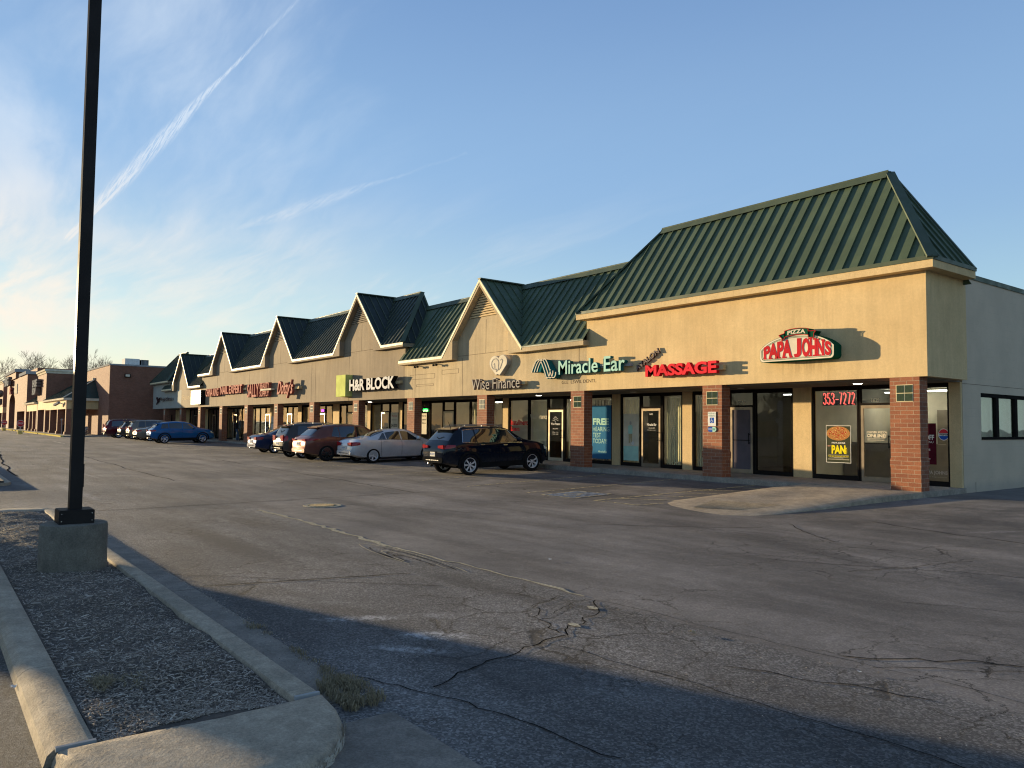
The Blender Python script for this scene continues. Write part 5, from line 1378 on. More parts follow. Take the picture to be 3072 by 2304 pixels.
def wheel_mb(r, w, spokes, twin):
    t = MB(); ri = r * .70
    t.lathe([(ri, -w / 2 + .01), (r - .035, -w / 2), (r - .008, -w / 2 + .025), (r, -w / 4), (r, w / 4), (r - .008, w / 2 - .025), (r - .035, w / 2), (ri, w / 2 - .01)], (0, 0, 0), ax='y', n=32)
    m = MB(); yo = w / 2 - .012
    m.lathe([(ri + .004, -w / 2 + .01), (ri + .004, yo), (ri - .012, yo + .004), (ri - .025, yo - .02), (ri - .03, -w / 2 + .02)], (0, 0, 0), ax='y', n=32)
    m.lathe([(0, yo - .012), (.045, yo - .014), (.055, yo - .035), (.055, yo - .09)], (0, 0, 0), ax='y', n=14)
    for k in range(spokes):
        a = 2 * math.pi * k / spokes
        for o in ((-.13, .13) if twin else (0,)):
            b = a + o * (5 / spokes)
            p = Vector((.04 * math.cos(a), yo - .03, .04 * math.sin(a))); q = Vector(((ri - .018) * math.cos(b), yo - .022, (ri - .018) * math.sin(b)))
            m.bar(p, q, .030 if twin else .05, .022, up=(0, 1, 0))
    d = MB(); d.lathe([(0, -.01), (ri - .04, -.012)], (0, 0, 0), ax='y', n=20); d.lathe([(0, -w / 2 + .01), (ri, -w / 2 + .012)], (0, 0, 0), ax='y', n=24)
    return t, m, d

def make_car(name, label, pos, heading, S, paint, opts=None, cat='car'):
    """S: shape table (pchip curves along the length, 0 = tail)"""
    o = dict(cladz=.0, rails=False, chrome=True, spokes=5, twin=True, rim='alloy', lamp='suv', plate=True, wiper=True, spoiler=True, mirror=True, antenna=False, clear=False)
    o.update(opts or {})
    L = S['L']; f = {k: pchip(S[k]) for k in ('top', 'belt', 'w', 'wt', 'bot')}
    wx = S['wheels']; wr = S['r']; W = max(p[1] for p in S['w'])
    root = empty(name, pos, heading, label, cat, o.get('group', 'cars parked nose in along the shops'))
    def sec(x):
        w, wt, zb, zl, zt = f['w'](x), f['wt'](x), f['bot'](x), f['belt'](x), f['top'](x)
        zl = min(zl, zt - .03); zm = zb + (zl - zb) * .5
        pts = [(0, zb), (w * .80, zb), (w * .955, zb + .06), (w * .985, zm - .08), (w, zm + .10), (w * .99, zl - .10), (w * .955, zl)]
        gh = zt - zl; k = min(gh / .35, 1)
        we = wt; pe = .955 * w
        pts += [(pe + (we - pe) * .5, zl + (gh - .06 * k) * .52), (we, zt - .065 * k - .01), (we - .10, zt - .018 * k), (we * .45, zt + .004), (0, zt + .010)]
        return pts
    NS = 12
    def surf(x, v, side=-1, off=0.0):
        v = min(max(v, 0), NS - 1); i = min(int(v), NS - 2); t = v - i
        a = sec(x); p = (a[i][0] + (a[i + 1][0] - a[i][0]) * t, a[i][1] + (a[i + 1][1] - a[i][1]) * t)
        P0 = Vector((x, side * p[0], p[1]))
        if off:
            e = .02; q = sec(min(x + e, L)); q0 = sec(max(x - e, 0)); dx = min(x + e, L) - max(x - e, 0)
            def at(c): return Vector((0, side * (c[i][0] + (c[i + 1][0] - c[i][0]) * t), c[i][1] + (c[i + 1][1] - c[i][1]) * t))
            tx = at(q) - at(q0); tx.x = dx
            tv = Vector((0, side * (a[i + 1][0] - a[i][0]), a[i + 1][1] - a[i][1]))
            n = tx.cross(tv)
            if n.length > 1e-9:
                n.normalize()
                if n.dot(Vector((0, side, .35))) < 0: n = -n
                P0 += n * off
        return P0
    xs = sorted(set([0, .02, .05, .10, .16, .24, .34, .46, .6, .75] + [.75 + (L - 1.35) * i / 26 for i in range(27)] + [L - .45, L - .32, L - .2, L - .12, L - .06, L - .02, L]))
    b = MB()
    for x in xs:
        s = sec(x); b.v += [(x, -p[0], p[1]) for p in s] + [(x, p[0], p[1]) for p in s[-2:0:-1]]
    n = 2 * NS - 2
    for i in range(len(xs) - 1):
        for k in range(n):
            k2 = (k + 1) % n; b.f.append([i * n + k, (i + 1) * n + k, (i + 1) * n + k2, i * n + k2]); b.m.append(0)
    b.f.append(list(range(n))); b.m.append(0); e = (len(xs) - 1) * n; b.f.append([e + k for k in range(n)][::-1]); b.m.append(0)
    me_o = b.build('body', [paint, 'black'], root)
    cut = MB()
    for x in wx:
        for s in (-1, 1):
            cut.lathe([(0, s * (W - .27)), (wr + .055, s * (W - .27)), (wr + .055, s * (W + .1)), (0, s * (W + .1))][::s], (x, 0, wr), ax='y', n=28)
    co = cut.build('cut', 'black')
    md = me_o.modifiers.new('b', 'BOOLEAN'); md.operation = 'DIFFERENCE'; md.object = co; md.solver = 'EXACT'
    dg = bpy.context.evaluated_depsgraph_get(); dg.update()
    nm = D.meshes.new_from_object(me_o.evaluated_get(dg)); me_o.modifiers.clear(); old = me_o.data; me_o.data = nm; D.meshes.remove(old)
    D.objects.remove(co)
    if len(nm.materials) < 2: nm.materials.append(M_['black'])
    for p in nm.polygons:
        c = p.center; dark = c.z < o['cladz'] or c.z < f['bot'](c.x) + .02
        for x in wx:
            q = math.hypot(c.x - x, c.z - wr)
            if q < wr + .062 and abs(c.y) < W - .02 and abs(p.normal.y) < .99 or (q < wr + .07 and abs(c.y) < W - .2): dark = True
            if o['cladz'] and q < wr + .11 and c.z < .95: dark = True
        p.material_index = 1 if dark else 0
    nm.polygons.foreach_set('use_smooth', [True] * len(nm.polygons)); nm.set_sharp_from_angle(angle=rad(32))
    # wheels: one mesh each with tyre and rim below it
    tm, rm, dm = wheel_mb(wr, .215, o['spokes'], o['twin'])
    wm = None
    for x in wx:
        for s in (-1, 1):
            if wm is None:
                wt_ = tm.build('wheel', 'dark', root, 40); rb = rm.build('rim', o['rim'], wt_, 40); db = dm.build('brake_disc', 'black', wt_)
                wm = (wt_, rb, db); ww = wt_
            else:
                ww = wm[0].copy(); COL.objects.link(ww); ww.parent = root
                for c in wm[1:]: cc = c.copy(); COL.objects.link(cc); cc.parent = ww
            ww.location = (x, s * (W - .108), wr)
            if s < 0: ww.rotation_euler = (0, 0, math.pi)
    # glazing
    gm = 'car_glass_clear' if o['clear'] else 'car_glass'
    def patch(nm_, mat, x0, x1, v0, v1, side, off=.006, nx=10, nv=5, shape=None, par=root):
        m = MB()
        for j in range(nv + 1):
            for i in range(nx + 1):
                t = i / nx; xa, xb = (x0, x1) if not shape else shape(j / nv)
                m.v.append(tuple(surf(xa + (xb - xa) * t, v0 + (v1 - v0) * j / nv, side, off)))
        for j in range(nv):
            for i in range(nx):
                a = j * (nx + 1) + i; q = [a, a + 1, a + nx + 2, a + nx + 1]; m.f.append(q if side < 0 else q[::-1]); m.m.append(0)
        return m.build(nm_, mat, par, True)
    # dark liner just under the panes so the cabin reads as shaded
    for side in (-1, 1):
        for (xa, xb, sl0, sl1) in S['panes']:
            patch('side_window', 'cabin_dark', xa, xb, 6.12, 7.84, side, .003, 10, 5, lambda t, xa=xa, xb=xb, s0=sl0, s1=sl1: (xa + s0 * t, xb + s1 * t))
            D.objects[-1]
    m_ws = S['wind']
    for nm_, (xa, xb) in (('windscreen', m_ws), ('rear_window', S['rear'])):
        m = MB(); nx, nv = 8, 10
        for j in range(nx + 1):
            x = xa + (xb - xa) * j / nx
            for k in range(nv + 1):
                t = -1 + 2 * k / nv; s = -1 if t < 0 else 1; p = surf(x, NS - 1 - abs(t) * 2.75, s, .006); m.v.append(tuple(p))
        for j in range(nx):
            for k in range(nv):
                a = j * (nv + 1) + k; m.f.append([a, a + nv + 1, a + nv + 2, a + 1]); m.m.append(0)
        m.build(nm_, 'cabin_dark', root, True)
    # chrome window surround
    m = MB()
    xa, xb = S['panes'][0][0], S['panes'][-1][1]
    if o['chrome']:
        for side in (-1, 1):
            pr = None
            seq = [surf(xa + (xb - xa) * i / 16, 6.08, side, .012) for i in range(17)]
            s0, s1 = S['panes'][0][2], S['panes'][-1][3]
            if o['chrome'] == 'full':
                seq += [surf(xb + s1 * (k / 4), 6.08 + 1.8 * k / 4, side, .012) for k in range(1, 5)]
                seq += [surf(xb + s1 + (xa + s0 - xb - s1) * i / 16, 7.9, side, .012) for i in range(17)] + [surf(xa + s0 * (1 - k / 4), 7.9 - 1.8 * k / 4, side, .012) for k in range(1, 5)]
            for a, c in zip(seq, seq[1:]):
                if (a - c).length > 1e-3: m.bar(a, c, .016, .012)
        m.build('window_trim', 'chrome' if o['chrome'] != 'dull' else 'grey_metal', root)
    # shut lines, handles
    m = MB(); h = MB()
    for side in (-1, 1):
        for x in S['doors']:
            q = [surf(x + (.10 if v > 6 else 0) * 0, v, side, .003) for v in (2.2, 3, 3.5, 4, 4.5, 5, 5.5, 6.0)]
            for a, c in zip(q, q[1:]): m.bar(a, c, .008, .006)
        for x in S['handles']:
            a = surf(x, 5.35, side, .022); c = surf(x + .17, 5.38, side, .022); h.bar(a, c, .018, .028)
            h.bar(surf(x + .01, 5.35, side, .002), a, .014); h.bar(surf(x + .16, 5.38, side, .002), c, .014)
    m.build('shut_lines', 'black', root); h.build('door_handles', paint if o['chrome'] != 'full' else 'chrome', root)
    if o['mirror']:
        for side in (-1, 1):
            m = MB(); x = S['mirror']; p = surf(x, 6.3, side, 0)
            m.add([], []); 
            cx, cy, cz = p.x + .02, p.y + side * .13, p.z + .07
            for dz, sx, sy in ((-.07, .04, .07), (-.05, .07, .10), (.02, .075, .11), (.06, .055, .095), (.08, .02, .06)):
                for k in range(8):
                    t = k * math.pi / 4; m.v.append((cx + sx * math.cos(t), cy + sy * math.sin(t), cz + dz))
            for i in range(4):
                for k in range(8):
                    k2 = (k + 1) % 8; m.f.append([i * 8 + k, i * 8 + k2, (i + 1) * 8 + k2, (i + 1) * 8 + k]); m.m.append(0)
            m.f.append([k for k in range(8)][::-1]); m.m.append(0); m.f.append([32 + k for k in range(8)]); m.m.append(0)
            m.bar((p.x, p.y, p.z), (cx, cy, cz - .03), .04, .03)
            m.build('wing_mirror', paint, root, 60)
    # lamps
    tx, tz0, tz1 = S['lamp']
    def v_at(x, z):
        sx = sec(x)
        for i in range(1, 8):
            if sx[i][1] <= z <= sx[i + 1][1]: return i + (z - sx[i][1]) / max(sx[i + 1][1] - sx[i][1], 1e-6)
        return 7.5 if z > sx[4][1] else 2
    for side in (-1, 1):
        m = MB(); nx, nv = 10, 5
        for j in range(nv + 1):
            for i in range(nx + 1):
                t = i / nx; x = .035 + (tx - .035) * t; sh = 1 - .45 * t ** 2; zc_ = (tz0 + tz1) / 2 + .02 * t; hz = (tz1 - tz0) / 2 * sh
                m.v.append(tuple(surf(x, v_at(x, zc_ - hz + 2 * hz * j / nv), side, .010)))
        for j in range(nv):
            for i in range(nx):
                q = [j * (nx + 1) + i, j * (nx + 1) + i + 1, (j + 1) * (nx + 1) + i + 1, (j + 1) * (nx + 1) + i]; m.f.append(q if side < 0 else q[::-1]); m.m.append(0)
        tl = m.build('tail_light', 'tail', root, True)
        w0 = sec(.02)[5][0]
        m = MB(); ya, yb = sorted((side * w0 * .50, side * w0 * 1.0)); m.prism([(ya, tz0 + .02), (yb, tz0), (yb, tz1), (ya, tz1 - .03)] if side > 0 else [(ya, tz0), (yb, tz0 + .02), (yb, tz1 - .03), (ya, tz1)], 'x', -.008 + .0, .06); m.build('lamp_panel', 'tail', tl)
        patch('headlight', 'head', L - .38, L - .05, 4.6, 5.7, side, .008, 8, 3)
    # tail panel furniture
    zp = S['platez']; m = MB(); m.box(-.022, -.012, -.16, .16, zp, zp + .155); pl = m.build('licence_plate', 'plate', root)
    mm = MB(); mm.v = []
    t = text_mb('BK 42 719', -.13, .13, zp + .045, zp + .115, 0, 0, .01); t.v = [(-.0235, -v[0], v[2]) for v in t.v]; t.build('plate_text', 'sign_blue', pl)
    m = MB(); m.box(-.011, .012, -.26, .26, zp - .02, zp + .175); m.build('plate_recess', paint if not o.get('dark_recess') else 'black', root)
    m = MB(); zb = f['bot'](.0) + .02
    wq = sec(.02)[3][0]
    m.prism([(-wq * .92, zb), (wq * .92, zb), (wq * .97, zb + .10), (wq * .9, zb + .17), (-wq * .9, zb + .17), (-wq * .97, zb + .10)], 'x', -.035, .05); m.build('rear_bumper', o.get('bumper', 'black'), root, 30)
    m = MB(); m.box(-.045, -.03, -wq * .62, wq * .62, zb + .06, zb + .085); m.build('bumper_strip', 'chrome' if o.get('strip') else 'black', root)
    if o['wiper']:
        m = MB(); xa = S['rear'][0] + .03; a = surf(xa, NS - 1, 1, .02); c = surf(xa + .06, NS - 1.9, -1, .022); m.bar(a, c, .014, .014); m.bar(a, surf(xa + .05, NS - 1.6, 1, .02), .014); m.build('rear_wiper', 'black', root)
    if o['spoiler']:
        m = MB(); xb = S['rear'][1]; zt = f['top'](xb + .02); wt = f['wt'](xb)
        m.add([(xb - .20, -wt + .06, zt - .025), (xb - .20, wt - .06, zt - .025), (xb + .10, wt - .03, f['top'](xb + .1) + .012), (xb + .10, -wt + .03, f['top'](xb + .1) + .012),
               (xb - .19, -wt + .06, zt - .055), (xb - .19, wt - .06, zt - .055), (xb + .02, wt - .03, zt - .05), (xb + .02, -wt + .03, zt - .05)],
              [(0, 3, 2, 1), (4, 5, 6, 7), (0, 1, 5, 4), (1, 2, 6, 5), (0, 4, 7, 3)]); m.build('spoiler', paint, root)
    if o['rails']:
        for side in (-1, 1):
            m = MB(); xa, xb = S['rear'][1] + .18, S['wind'][0] - .25
            q = [surf(xa + (xb - xa) * i / 8, 9.0, side, 0) + Vector((0, 0, .015 if i in (0, 8) else .055)) for i in range(9)]
            for a, c in zip(q, q[1:]): m.bar(a, c, .03, .024)
            for i in (0, 4, 8): m.bar(surf(xa + (xb - xa) * i / 8, 9.0, side, 0), q[i], .03)
            m.build('roof_rail', 'grey_metal', root)
    if o['antenna']:
        m = MB(); x = S['rear'][1] + .2; z = f['top'](x); m.tube([(x, .1, z), (x - .12, .1, z + .24)], [.012, .004], 6); m.build('antenna', 'black', root)
    # underbody so no daylight shows through
    m = MB(); m.box(.75, L - .6, -W + .3, W - .3, f['bot'](L / 2) - .03, f['bot'](L / 2) + .05); m.build('underbody', 'matte_black', root)
    if o.get('flare'):
        for x in wx:
            for side in (-1, 1):
                m = MB(); n = 16
                for k in range(n):
                    a0, a1 = [rad(-14 + 208 * q / n) for q in (k, k + 1)]; ya, yb = sorted((side * (W - .06), side * (W + .012)))
                    q = [(x + rr * math.cos(a), wr + rr * math.sin(a)) for rr, a in ((wr + .045, a0), (wr + .12, a0), (wr + .12, a1), (wr + .045, a1))]
                    m.prism(q, 'y', ya, yb)
                m.build('wheel_arch_trim', 'matte_black', root)
        for side in (-1, 1):
            m = MB(); ya, yb = sorted((side * (W - .08), side * (W + .006))); m.prism([(wx[0] + wr + .06, .24), (wx[1] - wr - .06, .24), (wx[1] - wr - .10, .42), (wx[0] + wr + .10, .42)], 'y', ya, yb); m.build('sill_trim', 'matte_black', root)
    m = MB(); m.tube([(-.0, .35, f['bot'](.1) + .01), (.25, .35, f['bot'](.1) - .02)], .03, 8); m.build('exhaust_pipe', 'grey_metal', root)
    return root

M_['cabin_dark'] = None
def cabin_glass(name, a):
    m, T, b = newmat(name)
    b.inputs['Base Color'].default_value = a + (1,); b.inputs['Roughness'].default_value = .02; b.inputs['Specular IOR Level'].default_value = .8
    b.inputs['IOR'].default_value = 1.7
    tr = T.new('ShaderNodeBsdfTransparent'); tr.inputs[0].default_value = (.55, .58, .56, 1)
    return m
M_['cabin_dark'] = cabin_glass('tinted_car_window', (.010, .013, .016))
M_['rim_dark'] = plain('dark_rim', (.10, .10, .10), .25, .8)
M_['plate'] = plain('plate_white', (.62, .60, .52), .5)
M_['p_black'] = car_paint('paint_dark_navy', (.003, .006, .014), 0)
M_['p_silver'] = car_paint('paint_silver', (.52, .54, .57), .35, .35)
M_['p_copper'] = car_paint('paint_copper', (.15, .058, .045), .4, .32)
M_['p_char'] = car_paint('paint_charcoal', (.055, .052, .048), .4, .32)
M_['p_navy'] = car_paint('paint_navy', (.008, .022, .075), .2, .3)
M_['p_blue'] = car_paint('paint_blue', (.010, .10, .28), .2, .3)
M_['p_champ'] = car_paint('paint_champagne', (.20, .18, .145), .5, .35)
M_['p_white'] = car_paint('paint_pearl', (.62, .60, .55), .0, .35)
M_['p_maroon'] = car_paint('paint_maroon', (.085, .008, .016), .25, .3)

SUV = dict(L=4.62, top=[(0, .80), (.03, .92), (.10, 1.06), (.20, 1.18), (.62, 1.60), (1.1, 1.665), (1.9, 1.68), (2.6, 1.62), (2.80, 1.57), (3.50, 1.17), (3.70, 1.13), (4.2, 1.05), (4.47, .92), (4.57, .78), (4.62, .62)],
           belt=[(0, .78), (.05, .92), (.2, 1.10), (1.0, 1.10), (2.6, 1.05), (3.5, 1.04), (4.2, .96), (4.5, .82), (4.62, .58)],
           w=[(0, .62), (.05, .75), (.16, .85), (.4, .905), (1, .93), (3.7, .93), (4.2, .90), (4.45, .80), (4.62, .60)],
           wt=[(0, .62), (.2, .68), (.62, .60), (2.2, .64), (2.85, .62), (3.5, .72), (4.2, .70), (4.62, .48)],
           bot=[(0, .44), (.35, .33), (.9, .26), (3.7, .25), (4.3, .28), (4.62, .36)], wheels=(.93, 3.67), r=.355,
           panes=[(.66, 1.22, .14, .0), (1.28, 2.18, 0, .0), (2.24, 3.22, 0, -.48)], wind=(2.86, 3.46), rear=(.22, .60), doors=(1.25, 2.21, 3.30), handles=(1.38, 2.36), mirror=3.0, lamp=(.34, .90, 1.04), platez=.66)
def variant(base, **kw): d = dict(base); d.update(kw); return d
SEDAN = dict(L=4.67, top=[(0, .66), (.03, .80), (.12, .97), (.35, 1.06), (.70, 1.09), (1.0, 1.17), (1.65, 1.40), (2.1, 1.455), (2.5, 1.46), (2.9, 1.40), (3.75, .99), (4.2, .88), (4.5, .72), (4.67, .52)],
             belt=[(0, .64), (.1, .92), (.4, 1.00), (1.6, .99), (2.8, .93), (3.75, .90), (4.2, .82), (4.5, .68), (4.67, .50)],
             w=[(0, .66), (.04, .76), (.16, .84), (.4, .88), (1, .90), (3.8, .89), (4.25, .85), (4.5, .74), (4.67, .55)],
             wt=[(0, .58), (.4, .66), (.9, .60), (1.65, .56), (2.4, .59), (2.9, .58), (3.75, .68), (4.2, .66), (4.67, .42)],
             bot=[(0, .36), (.35, .25), (.9, .19), (3.8, .18), (4.4, .20), (4.67, .28)], wheels=(.98, 3.68), r=.325,
             panes=[(1.22, 1.62, .32, .0), (1.66, 2.36, 0, .0), (2.42, 3.42, 0, -.62)], wind=(3.0, 3.68), rear=(.98, 1.66), doors=(1.36, 2.39, 3.44), handles=(1.50, 2.52), mirror=3.18, lamp=(.36, .76, .93), platez=.60)
VAN = variant(SUV, L=5.10, top=[(0, .85), (.03, 1.0), (.10, 1.15), (.35, 1.62), (.6, 1.70), (1.6, 1.74), (2.7, 1.72), (3.1, 1.64), (4.15, 1.12), (4.5, 1.02), (4.9, .88), (5.10, .62)],
              belt=[(0, .83), (.06, 1.0), (.3, 1.06), (3.0, 1.04), (4.1, 1.0), (4.6, .92), (4.9, .78), (5.10, .58)], w=[(0, .76), (.05, .88), (.14, .94), (.5, .98), (4.1, .98), (4.6, .94), (4.9, .82), (5.1, .6)],
              wt=[(0, .66), (.35, .72), (.6, .72), (2.9, .72), (3.2, .70), (4.15, .76), (4.7, .7), (5.1, .45)], bot=[(0, .42), (.4, .32), (1, .24), (4.2, .22), (4.8, .26), (5.1, .34)], wheels=(1.05, 4.1), r=.34,
              panes=[(.46, 1.5, .08, 0), (1.56, 2.6, 0, 0), (2.66, 3.75, 0, -.5)], wind=(3.2, 4.1), rear=(.12, .36), doors=(1.53, 2.63, 3.85), handles=(1.7, 2.8), mirror=3.6, lamp=(.16, .92, 1.34))
def gpos(x, y): return (x, y, gz(x, y + 2.2) )
def place_on(x, y, wb0, wb1):
    """car nose to +y: rear at y; height and pitch from the ground under its axles"""
    a, b = gz(x, y + wb0), gz(x, y + wb1); s = (b - a) / (wb1 - wb0)
    return (x, y, a - s * wb0), math.atan(s)
def put(maker_args, x, y, S, yaw=0.0):
    loc, pit = place_on(x, y, *S['wheels'])
    r = make_car(*maker_args[:2], loc, math.pi / 2, S, *maker_args[2:])
    r.rotation_euler = (0, -pit, math.pi / 2 + yaw)
    return r
put(('parked_car', 'dark navy sport utility car with silver roof rails nearest the camera', 'p_black', dict(rails=True, chrome='full', flare=True, antenna=True, strip=True, spokes=7)), -14.20, -4.76, variant(SUV, lamp=(.36, .93, 1.06)))
put(('parked_car', 'silver four door saloon left of the dark navy utility car', 'p_silver', dict(wiper=False, spoiler=False, spokes=5, chrome=True, bumper='p_silver')), -22.68, -4.10, SEDAN)
RX = variant(SUV, L=4.80, top=[(0, .80), (.03, .95), (.10, 1.08), (.25, 1.16), (.85, 1.58), (1.3, 1.655), (2.1, 1.69), (2.8, 1.62), (3.05, 1.56), (3.85, 1.10), (4.0, 1.06), (4.4, .97), (4.65, .84), (4.80, .62)],
             belt=[(0, .78), (.05, .94), (.25, 1.12), (1.0, 1.14), (1.8, 1.05), (3.85, 1.0), (4.4, .9), (4.65, .78), (4.8, .58)], wheels=(.97, 3.82), r=.375, w=[(0, .72), (.04, .82), (.14, .89), (.4, .94), (1, .96), (3.8, .95), (4.3, .92), (4.6, .82), (4.8, .6)],
             wt=[(0, .62), (.25, .68), (.85, .60), (2.4, .66), (3.05, .63), (3.85, .72), (4.4, .68), (4.8, .45)], bot=[(0, .42), (.35, .32), (.9, .24), (3.8, .23), (4.4, .27), (4.8, .36)],
             panes=[(1.22, 1.62, .22, .0), (1.66, 2.44, 0, .0), (2.50, 3.52, 0, -.5)], wind=(3.12, 3.80), rear=(.28, .84), doors=(1.45, 2.47, 3.6), handles=(1.62, 2.6), mirror=3.32, lamp=(.62, .95, 1.05), platez=.74)
put(('parked_car', 'copper brown coupe shaped utility car with large black wheels', 'p_copper', dict(spokes=10, twin=True, rim='rim_dark', lamp='long', chrome=True, spoiler=True, wiper=False, bumper='p_copper', strip=True, flare=False)), -25.45, -5.05, RX)
put(('parked_car', 'charcoal grey utility car with black roof rails behind the copper one', 'p_char', dict(rails=True, chrome=True, strip=True, spokes=6)), -28.45, -4.90, variant(SUV, top=[(0, .85), (.03, 1.0), (.10, 1.12), (.16, 1.2), (.42, 1.62), (.9, 1.70), (1.9, 1.72), (2.7, 1.66), (2.95, 1.58), (3.7, 1.12), (3.85, 1.08), (4.3, .98), (4.5, .84), (4.62, .62)], rear=(.17, .42), lamp=(.20, .86, 1.16)))
put(('parked_car', 'navy blue compact saloon, smallest of the group at the left', 'p_navy', dict(wiper=False, spoiler=False, spokes=5, chrome=True, bumper='p_navy')), -34.30, -4.20, SEDAN)
put(('parked_car', 'bright blue sport utility car standing alone in mid lot', 'p_blue', dict(spokes=5, chrome=False, flare=True, strip=False)), -53.77, -5.33, variant(SUV, top=[(0, .80), (.03, .92), (.10, 1.06), (.22, 1.16), (.68, 1.52), (1.2, 1.61), (1.9, 1.65), (2.5, 1.61), (2.80, 1.54), (3.50, 1.16), (3.70, 1.12), (4.2, 1.04), (4.47, .92), (4.57, .78), (4.62, .62)]))
put(('parked_car', 'low pale saloon mostly hidden behind the bright blue car', 'p_champ', dict(wiper=False, spoiler=False)), -60.4, -4.95, SEDAN)
put(('parked_car', 'champagne utility car between the pale saloon and the grey one', 'p_champ', dict(chrome=True)), -63.4, -4.9, variant(SUV, top=[(0, .85), (.03, 1.0), (.10, 1.12), (.16, 1.2), (.42, 1.62), (.9, 1.70), (1.9, 1.72), (2.7, 1.66), (2.95, 1.58), (3.7, 1.12), (3.85, 1.08), (4.3, .98), (4.5, .84), (4.62, .62)], rear=(.17, .42), lamp=(.20, .86, 1.16)))
put(('parked_car', 'dark grey utility car next to the maroon van', 'p_char', dict(chrome=True)), -67.0, -4.9, SUV)
put(('parked_van', 'maroon minivan with roof rails, farthest of the parked vehicles', 'p_maroon', dict(rails=True, chrome=True, strip=True, spoiler=False)), -71.3, -5.35, VAN)
# ------------------------------------------------------------------ lamp pole on the near island
def build_pole():
    x, y = -1.98, -17.34
    r = empty('lamp_pole', (x, y, -.28), label='tall square dark bronze lamp pole on a round concrete footing in the near island', cat='lamp post')
    m = MB(); prof = [(.369, -.5), (.366, -.1), (.364, .08), (.362, .224), (.354, .250), (.338, .257), (0, .260)]
    m.lathe(prof, (x, y, 0), n=40); P_at(r, m, 'concrete_footing', 'pole_base', 40)
    m = MB(); m.box(x - .187, x + .187, y - .187, y + .187, .260, .415); m.box(x - .178, x + .178, y - .178, y + .178, .415, .422); P_at(r, m, 'base_cover', 'pole')
    m = MB()
    for a, b in ((.16, .295), (-.16, .295), (.16, .38), (-.16, .38)): m.box(x + .187, x + .193, y + a - .006, y + a + .006, b - .006, b + .006)
    P_at(r, m, 'cover_screws', 'chrome')
    m = MB(); w0, w1 = .068, .066; zt = 9.0
    m.add([(x + a * w, y + b * w, z) for z, w in ((.422, w0), (zt, w1)) for a, b in ((-1, -1), (1, -1), (1, 1), (-1, 1))], [(0, 1, 5, 4), (1, 2, 6, 5), (2, 3, 7, 6), (3, 0, 4, 7), (4, 5, 6, 7)])
    P_at(r, m, 'pole_shaft', 'pole')
    m = MB(); m.box(x - .045, x + .045, y + .068, y + .080, .68, .96); P_at(r, m, 'hand_hole_cover', 'pole')
    for s in (-1, 1):
        m = MB(); m.bar((x, y, zt - .15), (x, y + s * .9, zt + .02), .06); P_at(r, m, 'lamp_arm', 'pole')
        m = MB(); m.box(x - .2, x + .2, y + s * 1.2 - .32, y + s * 1.2 + .32, zt - .08, zt + .12); P_at(r, m, 'lamp_head', 'pole', 30)
    m = MB(); m.bar((x - .3, y - .33, -.17), (x - .5, y - .30, .31), .02)
    # loose stake beside the footing
    m = MB(); m.tube([(x - .62, y - .12, -.235), (x - .36, y - .20, -.22)], .012, 6); tag(m.build('wood_stake', 'cream'), 'short pale stick lying on the mulch behind the pole footing', 'stick')
build_pole()

